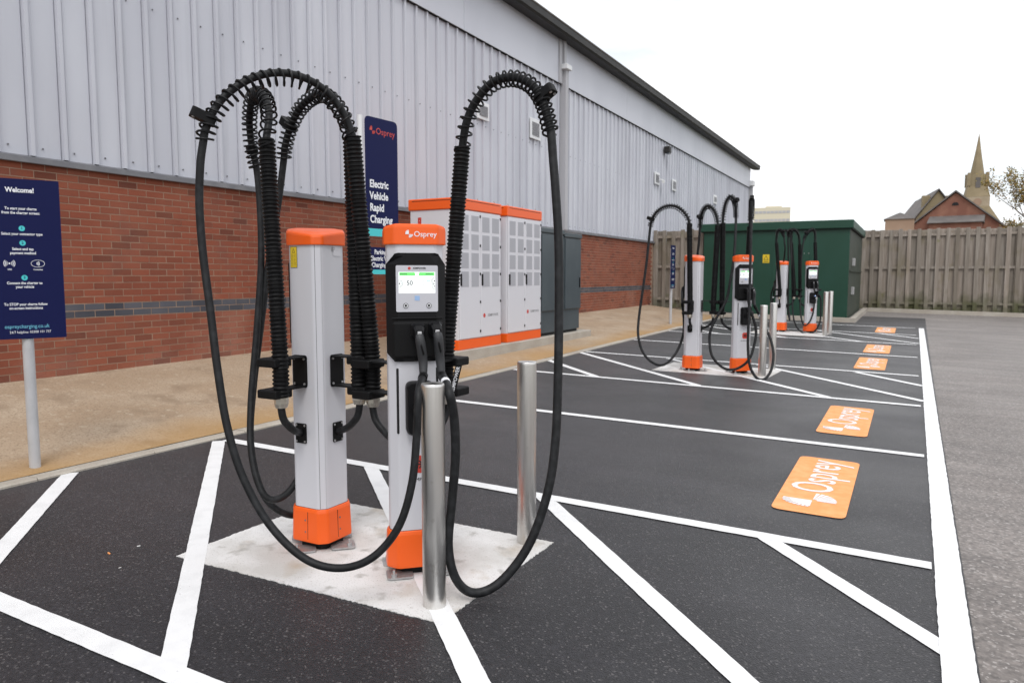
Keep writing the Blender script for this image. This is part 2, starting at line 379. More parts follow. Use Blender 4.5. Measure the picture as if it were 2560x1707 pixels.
# pavement rises to the wall
WX = -7.8
def wz(y): return .515 + .0045*y
def pz(x, y):
    kx = kerb_x(y); u = (kx - x)/(kx - WX); k = gz(kx, y) + .012
    return k + (wz(y) - k)*max(0, min(1, u))
ysP = [-11.5,-4,1.2,2.7,4.4,7.2,9.9,16,20,24.1]; mb = MB(); nx = 6
vs = []
for y in ysP:
    for i in range(nx+1):
        x_ = kerb_x(y) - .07 + (WX - .02 - kerb_x(y) + .07)*i/nx; vs.append((x_, y, pz(x_, y)))
mb.add(vs, [(j*(nx+1)+i, (j+1)*(nx+1)+i, (j+1)*(nx+1)+i+1, j*(nx+1)+i+1)[::-1] for j in range(len(ysP)-1) for i in range(nx)])
pavement = struct(mb.build('pavement', M['pave']))
kerb = bpy.data.objects.new('kerb', None); col.objects.link(kerb); struct(kerb)
y = -1.6
while y < 23.9:
    y1 = y + .9; a, b_ = kerb_x(y), kerb_x(y1); q = random.uniform(-.003,.003)
    mb = MB(); mb.loft([[(a-.075,y+.006,gz(a,y)-.1),(a+.052,y+.006,gz(a,y)-.1),(a+.050,y+.006,gz(a,y)+.012+q),(a+.040,y+.006,gz(a,y)+.020+q),(a-.075,y+.006,gz(a,y)+.020+q)],
                        [(b_-.075,y1,gz(b_,y1)-.1),(b_+.052,y1,gz(b_,y1)-.1),(b_+.050,y1,gz(b_,y1)+.012+q),(b_+.040,y1,gz(b_,y1)+.020+q),(b_-.075,y1,gz(b_,y1)+.020+q)]])
    mb.build('kerb_stone', M['kerb'], kerb); y = y1

# painted markings (parts of the tarmac); ragged edges
def stripe(name, p, q, w, dz=.006, m='paint', rag=.0016):
    p, q = Vector(p), Vector(q); d = (q-p); L = d.length; d /= L; nrm = Vector((-d.y, d.x)); k = max(4, int(L/.05))
    l_, r_ = [], []
    for i in range(k+1):
        c = p + d*(L*i/k)
        e1 = c + nrm*(w/2 + random.uniform(-rag, rag)); e2 = c - nrm*(w/2 + random.uniform(-rag, rag))
        l_.append((e1.x, e1.y, gz(e1.x, e1.y)+dz)); r_.append((e2.x, e2.y, gz(e2.x, e2.y)+dz))
    mb = MB(); mb.add(r_ + l_, [(i, i+1, k+1+i+1, k+1+i) for i in range(k)])
    return mb.build(name, M[m], tarmac)
stripe('edge_line', (.205,-4), (.30,22.80), .125, .0075, rag=.002)
for yl, x0 in ((1.755,-5.42),(4.425,-5.25),(7.08,-5.22),(9.70,-5.20),(12.47,-5.19),(15.12,-5.19),(17.72,-5.19),(20.32,-5.19),(22.75,-5.19)):
    stripe('bay_line', (x0, yl), (.16, yl - .01), .105)
hw = .105
for oy in (0, 7.98, 15.94):       # hatching either side of each charger island
    hl = [((-5.38,3.13),(-3.90,1.757)), ((-5.27,4.36),(-2.43,1.757)), ((-3.62,4.40),(-.84,1.757)), ((-2.13,4.40),(.21,2.08)), ((-.69,4.40),(.21,3.42))]
    for p, q in hl: stripe('hatch_line', (p[0], p[1]+oy), (q[0], q[1]+oy), hw, .0050)
# bay stencils
for (y0, y1) in ((4.97,6.52),(7.57,9.16),(12.84,14.54),(15.46,17.16),(20.65,22.45)):
    x0, x1 = -.755, -.302; mb = MB()
    mb.poly([(x_, y_, gz(x_, y_)+.006) for x_, y_ in rrect(x0, y0, x1, y1, .07)])
    st = mb.build('bay_stencil', M['opaint'], tarmac)
    L = y1 - y0; slope = Matrix.Rotation(math.atan(SX), 4, 'Y') @ Matrix.Rotation(math.atan(SY_), 4, 'X')
    xc = (x0+x1)/2
    base = Matrix.Translation((xc, y0, gz(xc, y0)+.0085)) @ slope @ Matrix.Rotation(math.pi/2, 4, 'Z')
    t_ = lettering('Osprey', .40, M['paint'], st, base @ Matrix.Translation((L*.635, .02, 0)), sx=.80*L/1.55, bold=.004, name='stencil_lettering')
    e_ = emblem_mb(.195).build('stencil_emblem', M['paint'], st); e_.matrix_local = base @ Matrix.Translation((L*.19, 0, 0)) @ Matrix.Diagonal((.95, 1.0, 1, 1))
# concrete pads under the chargers
def pad(pts, rough_edge):
    edge = []
    for (p, q) in zip(pts, pts[1:]+pts[:1]):
        p, q = Vector(p), Vector(q); k = max(4, int((q-p).length/.012)); nn = Vector((-(q-p).y, (q-p).x)).normalized()
        for i in range(k):
            c = p + (q-p)*i/k + nn*random.uniform(-rough_edge, rough_edge); edge.append((c.x, c.y))
    mb = MB(); mb.loft([[(x_, y_, gz(x_, y_)-.05) for x_, y_ in edge], [(x_, y_, gz(x_, y_)+.004) for x_, y_ in edge]])
    return struct(mb.build('concrete_pad', M['pad']))
pad([(-3.385,2.50),(-1.757,2.586),(-1.728,3.70),(-3.36,3.63)], .0045)
pad([(-3.43,10.83),(-1.76,10.90),(-1.69,12.02),(-3.40,11.95)], .0045)
pad([(-3.43,18.45),(-1.76,18.38),(-1.68,19.55),(-3.40,19.60)], .0045)

# ================================================================== WAREHOUSE
ware = thing('warehouse', (WX, 20, 0), 0, 'long warehouse with red brick base, pale ribbed metal cladding and dark gutter', 'building')
def W(mb):                        # world -> warehouse coordinates
    mb.v = [(x_-WX, y_-20, z_) for x_, y_, z_ in mb.v]; return mb
Y0, Y1, ZB, ZC, ZF, ZE = -6.0, 41.0, 2.70, 2.77, 6.27, 7.32
W(MB().box((WX-.25, Y0, -.3), (WX-.003, Y1, ZB))).build('mortar_backing', M['mortar'], ware)
# brickwork: courses measured from the blue band
CH, CL, ZBAND = .075, .225, 1.285
bm_box = lambda lx, hz: MB().box((-.03, -lx/2, -hz/2), (0, lx/2, hz/2))
me_full = None; rest = MB(); rest_blue = MB(); near = []
k0 = -13
for k in range(k0, 19):
    z0_ = ZBAND + k*CH; z1_ = z0_ + .065
    if z0_ > ZB - .02: continue
    z1_ = min(z1_, ZB - .004)
    blue = k in (-1, -2); yy = 2.2 + (CL/2 if k % 2 else 0)
    while yy < 24.3:
        if z1_ > wz(yy) - .02: near.append((yy, z0_, z1_, blue))
        yy += CL
near.sort(key=lambda b_: abs(b_[0]-4.0) if b_[0] > 3.75 else 99)
wall_part = MB()
full = MB().box((-.03, -.1075, -.0325), (.0, .1075, .0325)); fm = {}
for nm in ('brick', 'bluebrick'):
    me = bpy.data.meshes.new(nm); me.from_pydata(full.v, [], full.f); me.materials.append(M[nm]); fm[nm] = me
cnt = 0
for (yy, z0_, z1_, blue) in near:
    ox = random.uniform(-.0015, .0015); hz = (z1_-z0_)
    if cnt < 298 and abs(hz-.065) < 1e-4:
        o = link('brick', fm['bluebrick' if blue else 'brick'], ware)
        o.location = (ox, yy+.1075-20, (z0_+z1_)/2); o.rotation_euler = (random.uniform(-.006,.006), 0, random.uniform(-.008,.008)); cnt += 1
    else:
        t_ = rest_blue if blue else rest
        j = random.uniform(-.002,.002)
        t_.box((WX-.03, yy+j, z0_+j/2), (WX+ox, yy+.215+j, z1_+j/2))
stuff(W(rest).build('brickwork', M['brick'], ware)); stuff(W(rest_blue).build('blue_brick_band', M['bluebrick'], ware))
# drip flashing
W(MB().loft([[(WX-.01, y_, ZB+.075),(WX+.062, y_, ZB+.050),(WX+.066, y_, ZB-.004),(WX+.058, y_, ZB-.010),(WX-.01, y_, ZB-.001)] for y_ in (Y0, Y1)])).build('drip_flashing', M['flash'], ware)
# ribbed cladding sheets
PITCH = .3285; yb = 2.40; prof = [(0,0),(.012,.0),(.016,-.004),(.246,-.004),(.249,-.020),(.256,-.020),(.260,.036),(.300,.036),(.318,0),(PITCH,0)]
mb = MB(); nP = len(prof)
zs = (ZC, ZF + .02)
mb.add([(x_, y_, z_) for z_ in zs for (y_, x_) in prof], [(i, i+1, nP+i+1, nP+i) for i in range(nP-1)])
me_p = bpy.data.meshes.new('cladding_sheet'); me_p.from_pydata(mb.v, [], mb.f); me_p.materials.append(M['clad'])
yv = yb
while yv < Y1 - PITCH:
    o = link('cladding_sheet', me_p, ware); o.location = (random.uniform(-.0015,.0015), yv-20, 0); o.rotation_euler = (0, 0, random.uniform(-.003,.003)); yv += PITCH
W(MB().box((WX-.24, Y0, ZB+.01), (WX-.026, Y1, ZE+.03))).build('core_wall', M['clad2'], ware)
W(MB().box((WX-.005, Y0, ZC), (WX+.002, yb, ZF))).build('cladding_return', M['clad'], ware)
sc = MB()
yv = yb
while yv < 30:
    for zz in (ZC+.085, 4.62):
        sc.cyl((WX, yv+.06+random.uniform(-.01,.01), zz), (WX+.007, yv+.06, zz), .010, 6)
    yv += PITCH
stuff(W(sc).build('fixing_screws', M['flash'], ware))
# smooth upper band: separate panels
yv = Y0
while yv < Y1 - .2:
    y2 = min(yv + 4.6, Y1)
    W(MB().bbox((WX+.0, yv+.004, ZF), (WX+.062, y2-.004, ZE+.02), .004)).build('fascia_panel', M['clad2'], ware); yv = y2
W(MB().box((WX+.0, Y0, ZF-.012), (WX+.058, Y1, ZF-.003))).build('fascia_shade_strip', M['darkgap'], ware)  # near-black strip paints the shade in the gap below the fascia panels
# eaves gutter and roof
gp = [(WX+.0, ZE+.02),(WX+.0, ZE-.0),(WX+.10, ZE-.035),(WX+.36, ZE-.06),(WX+.41, ZE-.02),(WX+.42, ZE+.135),(WX+.40, ZE+.14),(WX+.385, ZE+.05),(WX+.1, ZE+.05)]
W(MB().loft([[(x_, y_, z_) for x_, z_ in gp] for y_ in (Y0, Y1+.75)])).build('eaves_gutter', M['gutter'], ware)
W(MB().tube([(WX+.418, Y0, ZE+.142), (WX+.418, Y1+.75, ZE+.142)], .022, 8)).build('gutter_rim', M['gutter_edge'], ware)
W(MB().loft([[(WX+.30, y_, ZE+.10),(WX+.30, y_, ZE+.14),(WX-9, y_, ZE+1.1),(WX-9, y_, ZE+1.0)] for y_ in (Y0, Y1)])).build('roof', M['slate'], ware)
W(MB().box((WX-18, Y1-.2, -.5), (WX-.24, Y1, ZE))).build('end_wall', M['clad2'], ware)
# downpipe with hopper
W(MB().bbox((WX, 16.90, ZB+.02), (WX+.18, 17.06, 6.62), .012)).build('downpipe', M['pipegrey'], ware)
W(MB().bbox((WX, 16.80, 6.60), (WX+.25, 17.10, 6.72), .01)).build('hopper', M['whitemetal'], ware)
W(MB().bbox((WX+.05, 16.88, 6.71), (WX+.15, 17.0, ZE-.02), .01)).build('gutter_outlet', M['pipegrey'], ware)
W(MB().bbox((WX+.06, 16.70, ZF-.01), (WX+.10, 16.86, ZE-.03), .006)).build('cover_strip', M['pipegrey'], ware)
W(MB().bbox((WX, 40.9, ZB), (WX+.2, 41.15, 6.5), .012)).build('downpipe', M['pipegrey'], ware)
W(MB().bbox((WX+.0, 40.75, 6.35), (WX+.28, 41.2, 6.62), .02)).build('hopper', M['whitemetal'], ware)
def vent(y0, y1, z0, z1, slats=11):
    v = W(MB().bbox((WX+.03, y0, z0), (WX+.065, y1, z1), .008)).build('louvre_vent', M['whitemetal'], ware)
    i = (y1-y0)*.15
    W(MB().box((WX+.060, y0+i, z0+i), (WX+.0665, y1-i, z1-i))).build('vent_opening', M['flash'], v)
    for k in range(slats):
        zz = z0+i + (z1-z0-2*i)*(k+.5)/slats
        W(MB().loft([[(WX+.067, y_, zz+.011),(WX+.069, y_, zz+.013),(WX+.082, y_, zz-.006),(WX+.080, y_, zz-.008)] for y_ in (y0+i+.004, y1-i-.004)])).build('louvre_slat', M['pipegrey'], v)
vent(15.22,15.74,4.71,5.17); vent(12.89,13.35,4.72,5.07); vent(24.5,25.0,4.69,5.10); vent(26.57,27.05,4.68,5.09); vent(32.9,33.5,4.76,5.14)
o = W(MB().bbox((WX+.035, 25.50, 5.86), (WX+.24, 25.76, 6.08), .02)).build('bulkhead_light', M['gutter'], ware)
W(MB().bbox((WX+.10, 25.52, 5.82), (WX+.22, 25.74, 5.862), .01)).build('diffuser', M['glassdark'], o)
cm = W(MB().cyl((WX+.03, 25.1, 4.9), (WX+.16, 25.1, 4.86), .025, 10)).build('camera_bracket', M['whitemetal'], ware, True)
W(MB().cyl((WX+.14, 25.2, 4.84), (WX+.20, 24.98, 4.80), .055, 14)).build('camera_housing', M['whitemetal'], cm, True)
W(MB().bbox((WX+.032, 28.9, 3.28), (WX+.12, 29.25, 3.52), .01)).build('junction_box', M['pipegrey'], ware)

# ================================================================== CHARGING POSTS
def plan(s=1., off=0.):
    p = [(-.095,-.112),(.095,-.112),(.140,-.066),(.140,.0),(.024,.116),(-.024,.116),(-.140,.0),(-.140,-.066)]
    p = [Vector(v)*s for v in p]
    if off: p = [v + v.normalized()*off for v in p]
    return rounded([(v.x, v.y) for v in p], .014, 5)
def lofts(mb, specs):             # rings of the plan: (scale, z or (zfront, zback))
    rings = []
    for s, z in specs:
        r_ = []
        for x_, y_ in plan(s):
            zz = z if not isinstance(z, tuple) else z[0] + (z[1]-z[0])*(y_+.12)/.22
            r_.append((x_, y_, zz))
        rings.append(r_)
    return mb.loft(rings)
def make_post():
    t = thing('charging_post', (0,0,0), 0, 'charging post', 'charger', 'white and orange charging posts in pairs')
    body = lofts(MB(), [(1, .20), (1, 1.668)]).build('body', M['post'], t)
    lofts(MB(), [(1.004, .2), (1.004, .234)]).build('shadow_gap', M['darkgap'], t)
    cap = lofts(MB(), [(1.02,(1.656,1.656)),(1.092,(1.658,1.657)),(1.10,(1.663,1.662)),(1.10,(1.738,1.700)),(1.085,(1.750,1.706)),(1.04,(1.757,1.712)),(.6,(1.757,1.722))]).build('cap', M['orange'], t)
    lettering('Osprey', .037, M['signwhite'], cap, up_at(.044, -.1245, 1.706), bold=.003)
    e = emblem_mb(.021).build('cap_emblem', M['signwhite'], cap); e.matrix_local = up_at(-.036, -.1245, 1.706)
    base = lofts(MB(), [(1.13,.045),(1.14,.055),(1.10,.212),(1.06,.226),(1.012,.232),(1.005,.21)]).build('base_cover', M['orange'], t)
    for sx in (-1, 1):            # seams and screws on the two rear faces
        c = Vector((sx*.094, .047)); nrm = Vector((sx*.707, .707)); tg = Vector((-sx*.707, .707))
        s_ = MB()
        for u0, u1, z0_, z1_ in ((.034,.036,.06,.212),):
            pts = [c*1.125 + tg*u for u in (u0, u1)]
            s_.loft([[(p.x+nrm.x*k, p.y+nrm.y*k, z0_) for p, k in ((pts[0],-.01),(pts[1],-.01),(pts[1],.0012),(pts[0],.0012))],
                     [(p.x*.977+nrm.x*k, p.y*.977+nrm.y*k, z1_) for p, k in ((pts[0],-.01),(pts[1],-.01),(pts[1],.0012),(pts[0],.0012))]])
        s_.build('seam', M['darkgap'], base)
        for zz in (.10, .165):
            p = c*1.118 + tg*.018; MB().cyl((p.x+nrm.x*-.004, p.y+nrm.y*-.004, zz), (p.x+nrm.x*.0012, p.y+nrm.y*.0012, zz), .005, 8).build('screw', M['flash'], base)
    MB().box((.012,.10,.235),(.0138,.1168,1.655)).build('seam', M['darkgap'], body)
    MB().box((-.0205,.10,.235),(-.0193,.1165,1.655)).build('seam', M['greyink'], body)
    # foot plates with bolts
    for sx, sy in ((-.105,.075),(.105,.075),(-.1,-.105),(.1,-.105)):
        f_ = MB().prism([(x_+sx, y_+sy) for x_, y_ in rrect(-.065,-.055,.065,.055,.018)], .004, .014).build('foot_plate', M['galv'], t)
        bx_, by_ = sx*1.32, sy*1.38
        MB().cyl((bx_,by_,.014),(bx_,by_,.032),.014,6).cyl((bx_,by_,.032),(bx_,by_,.05),.006,8).build('anchor_bolt', M['galv'], f_)
    MB().prism(plan(.8), .004, .06).build('plinth', M['matblack'], t)
    # front control panel wrapped over the chamfers
    def wrap(s, off):
        a = .095; d = Vector((.045, .046)).normalized()
        if abs(s) <= a: return (s, -.112 - off)
        g_ = abs(s) - a; nn = Vector((d.y, -d.x)); p = Vector((a, -.112)) + d*g_ + nn*off
        return (math.copysign(p.x, s), p.y)
    def wrapped(mb, z_s, half, off, inner):     # rows of (z, half width)
        rows = []
        ss = [-1,-.62,-.6,-.3,0,.3,.6,.62,1]
        for z_, h_ in zip(z_s, half):
            rows.append([(*wrap(u*h_ if abs(u*h_) <= .095 or abs(u) > .9 else math.copysign(.095, u) if abs(u) > .6 else u*h_, off), z_) for u in ss])
        back = [[(*wrap(u*h_, inner), z_) for u in ss] for z_, h_ in zip(z_s, half)]
        n_ = len(ss); m_ = len(rows)
        vs_ = [p for r_ in rows for p in r_] + [p for r_ in back for p in r_]; o_ = n_*m_
        fs_ = [(j*n_+i, j*n_+i+1, (j+1)*n_+i+1, (j+1)*n_+i) for j in range(m_-1) for i in range(n_-1)]
        for j in range(m_-1):
            fs_ += [(j*n_, (j+1)*n_, o_+(j+1)*n_, o_+j*n_), (j*n_+n_-1, o_+j*n_+n_-1, o_+(j+1)*n_+n_-1, (j+1)*n_+n_-1)]
        for i in range(n_-1):
            fs_ += [(i, o_+i, o_+i+1, i+1), ((m_-1)*n_+i, (m_-1)*n_+i+1, o_+(m_-1)*n_+i+1, o_+(m_-1)*n_+i)]
        return mb.add(vs_, fs_)
    fp = wrapped(MB(), [1.087,1.089,1.125,1.13,1.28,1.56,1.603,1.612,1.616], [.098,.103,.148,.151,.152,.153,.104,.096,.09], .016, -.004).build('front_panel', M['black'], t)
    MB().bbox((-.125,-.140,1.294),(.125,-.126,1.304), .004).build('panel_ledge', M['matblack'], fp)
    bz = MB().prism([(x_, y_) for x_, y_ in rrect(-.102,1.331,.102,1.556,.008)], 0, .006); bz.v = [(x_, -.128 - z_, y_) for x_, y_, z_ in bz.v]
    bz.build('bezel', M['bezel'], fp)
    yS = -.1345
    def panel(name, x0, z0_, x1, z1_, m, y_=yS):
        return MB().box((x0, y_-.0006, z0_), (x1, -.1335, z1_)).build(name, M[m], fp)
    panel('screen', -.089, 1.421, .089, 1.524, 'scr_white')
    y2 = -.1354
    for pts in ([(-.085,1.522),(-.012,1.522),(-.008,1.512),(-.010,1.506),(-.085,1.506)], [(.085,1.522),(.012,1.522),(.008,1.512),(.010,1.506),(.085,1.506)]):
        MB().poly([(a_, y2, b__) for a_, b__ in pts]).build('screen_header', M['scr_green'], fp)
    MB().box((-.0006,y2-.0002,1.432),(.0006,y2,1.500)).build('screen_divider', M['greyink'], fp)
    lettering('50', .031, M['scr_dark'], fp, up_at(-.036, y2-.0004, 1.470), name='screen_figures', bold=.012)
    lettering('220', .012, M['greyink'], fp, up_at(.027, y2-.0004, 1.479), name='screen_figures')
    lettering('150', .012, M['greyink'], fp, up_at(.027, y2-.0004, 1.463), name='screen_figures')
    lettering('<', .013, M['scr_dark'], fp, up_at(-.076, y2-.0004, 1.430), name='screen_arrow'); lettering('>', .013, M['scr_dark'], fp, up_at(.076, y2-.0004, 1.430), name='screen_arrow')
    for xx in (-.066, .060): MB().box((xx-.018,y2-.0012,1.5125),(xx+.018,y2-.0004,1.5155)).build('screen_caption', M['scr_dark'], fp)
    MB().box((.046,y2-.0003,1.478),(.064,y2+.0002,1.482)).build('screen_bar', M['scr_cyan'], fp)
    def ring(xc, zc, r0, r1, m, nm, y_=y2-.0004, a0=0, a1=2*math.pi, k=24):
        mb_ = MB(); pts = []
        vs_ = []; 
        for i in range(k+1):
            a = a0+(a1-a0)*i/k; vs_ += [(xc+r0*math.cos(a), y_, zc+r0*math.sin(a)), (xc+r1*math.cos(a), y_, zc+r1*math.sin(a))]
        mb_.add(vs_, [(2*i,2*i+1,2*i+3,2*i+2) for i in range(k)]); return mb_.build(nm, M[m], fp)
    for xc, zc, r_, a0 in ((-.087,1.468,.018,-math.pi/2),(.087,1.481,.018,math.pi/2),(.087,1.455,.015,math.pi/2)):
        ring(xc, zc, r_*.9, r_, 'scr_dark', 'connector_icon', a0=a0, a1=a0+math.pi)
        ring(xc, zc, r_*.62, r_*.70, 'scr_dark', 'connector_icon', a0=a0, a1=a0+math.pi)
        ring(xc, zc, 0, r_*.28, 'scr_dark', 'connector_icon', a0=a0, a1=a0+math.pi)
    lettering('KEMPOWER', .0115, M['ink'], fp, up_at(.012, yS-.0006, 1.542), bold=.015, name='maker_lettering')
    ring(-.037, 1.542, 0, .0075, 'signred', 'maker_emblem', y_=yS-.0004, k=8)
    MB().prism([(x_, y_) for x_, y_ in rrect(-.011,1.389,.011,1.409,.003)],0,.0006)
    panel('contactless_mark', -.012, 1.386, .012, 1.409, 'palecyan')
    for xx in (-.056, .057):
        b_ = MB().cyl((xx,-.133,1.361),(xx,-.137,1.361),.0125,20).build('push_button', M['ink'], fp, True)
        ring(xx, 1.361, .0065, .0098, 'signwhite', 'button_ring', y_=-.1376)
    # connector holster recess
    MB().bbox((-.125,-.150,1.105),(.125,-.126,1.285), .012).build('holster', M['matblack'], fp)
    # vent slot, type-2 socket, emblem
    for sx in (-1, 1):
        MB().bbox((sx*.098-.006,-.1135,.727),(sx*.098+.006,-.105,1.053), .003).build('vent_slot', M['darkgap'], t)
    so_ = MB().loft([[(x_*k, y0_, z_) for x_, z_ in [(a_, .858+(b__)*k2) for a_, b__ in rrect(-.062,-.132,.078,.132,.035,5)]] for y0_, k, k2 in ((-.110,1,1),(-.165,1,1),(-.182,.9,.95))]).build('socket_housing', M['black'], t, True)
    MB().cyl((.006,-.178,.858),(.006,-.192,.852),.046,24).build('socket_lid', M['matblack'], so_, True)
    MB().box((.045,-.186,.900),(.066,-.181,.925)).build('status_light', M['led'], so_)
    tl = MB().prism([(x_, y_) for x_, y_ in rrect(-.022,.524,.066,.613,.030,5)], 0, .0012); tl.v = [(x_, -.112-z_, y_) for x_, y_, z_ in tl.v]
    tl = tl.build('maker_tile', M['signred'], t)
    for a_ in range(4):
        ang = a_*math.pi/4
        w_ = Matrix.Translation((.022,-.1138,.5685)) @ Matrix.Rotation(ang, 4, 'Y')
        q_ = MB().box((-.0035,-.0002,-.027),(.0035,.0002,.027)); q_.v = [tuple(w_ @ Vector(p)) for p in q_.v]; q_.build('tile_mark', M['ink'], tl)
    lettering('KEMPOWER', .024, M['ink'], t, up_at(.022,-.1128,.491), name='maker_lettering')
    # labels on the rear faces
    def on_rear(sx, u, z_, lift=.001):          # frame on a rear face; u along the face from its middle
        c = Vector((sx*.094, .047, z_)); nrm = Vector((sx*.707, .707, 0)); tg = Vector((-nrm.y, nrm.x, 0))
        m_ = Matrix(((tg.x, 0, nrm.x, 0), (tg.y, 0, nrm.y, 0), (0, 1, 0, 0), (0,0,0,1)))
        return Matrix.Translation(c + tg*u + nrm*lift) @ m_
    def on(mb, mx): mb.v = [tuple(mx @ Vector(p)) for p in mb.v]; return mb
    # seen from behind, the face on local +x is on the left
    mxw = on_rear(1, 0, 0)
    w = on(MB().box((-.056,1.537,0),(-.008,1.648,.0008)), mxw).build('warning_label', M['ink'], t)
    on(MB().box((-.0545,1.5385,.0008),(-.0095,1.6465,.0012)), mxw).build('label_face', M['yellow'], w)
    on(MB().prism([(-.042,1.616),(-.022,1.616),(-.032,1.640)],.0012,.0015), mxw).build('hazard_triangle', M['ink'], w)
    on(MB().prism([(-.039,1.618),(-.025,1.618),(-.032,1.635)],.0015,.0018), mxw).build('triangle_face', M['yellow'], w)
    for k in range(9):
        on(MB().box((-.050,1.606-k*.0072,.0012),(-.034 if k % 3 else -.036,1.6072-k*.0072,.0015)), mxw).build('label_print', M['ink'], w)
        on(MB().box((-.030,1.606-k*.0072,.0012),(-.013-.004*(k%2),1.6072-k*.0072,.0015)), mxw).build('label_print', M['ink'], w)
    mxr = on_rear(-1, 0, 0)
    w = on(MB().box((-.012,1.60,0),(.045,1.655,.0006)), mxr).build('rating_label', M['cabwhite'], t)
    for k in range(3): on(MB().box((-.028,1.640-k*.008,.0006),(.004-.006*k,1.642-k*.008,.0009)), mxr).build('label_print', M['ink'], w)
    # brackets, clamps and entry plates on both rear faces
    for sx in (1, -1):
        mx = on_rear(sx, 0, 0)
        br = MB(); br.prism(rrect(-.055,.895,.045,1.07,.016), .0, .006)
        br.box((-.05,1.058,.006),(.04,1.066,.17)); br.box((-.05,.899,.006),(.04,.907,.17))
        b_ = on(br, mx).build('pipe_bracket', M['matblack'], t)
        for u, z_ in ((-.040,.915),(.030,.915),(-.040,1.05),(.030,1.05)):
            on(MB().cyl((u,z_,.006),(u,z_,.011),.0065,6).cyl((u,z_,.011),(u,z_,.0112),.004,6), mx).build('bolt', M['galv'], b_)
        for z_ in (1.050, .888):
            on(MB().bbox((-.072,z_-.022,.125),(.062,z_+.022,.245), .006), mx).build('pipe_clamp', M['matblack'], b_)
        pl = on(MB().prism(rrect(-.045,.59,.030,.698,.008), .0, .006), mx).build('entry_plate', M['matblack'], t)
        for u, z_ in ((-.037,.60),(.022,.60),(-.037,.688),(.022,.688)):
            on(MB().cyl((u,z_,.006),(u,z_,.0095),.0058,8), mx).build('bolt', M['galv'], pl)
        g_ = MB(); pc = Vector((sx*.198, .198, 0)) 
        g_.cyl((pc.x,pc.y,.838),(pc.x,pc.y,.868),.037,8).cyl((pc.x,pc.y,.815),(pc.x,pc.y,.839),.030,16,.036)
        g_.build('cable_gland', M['gland'], t)
        e = mx @ Vector((-.008,.645,.004))
        MB().tube(spline([(pc.x,pc.y,.85),(pc.x,pc.y,.80),pc*.93+Vector((0,0,.74)),pc*.70+Vector((0,0,.68)),e], 8), .0195, 10).build('feed_cable', M['rubber'], t, True)
    return t
proto = make_post()
cache = {}
for c in bpy.data.objects:
    if c.parent: cache.setdefault(c.parent.name, []).append(c)

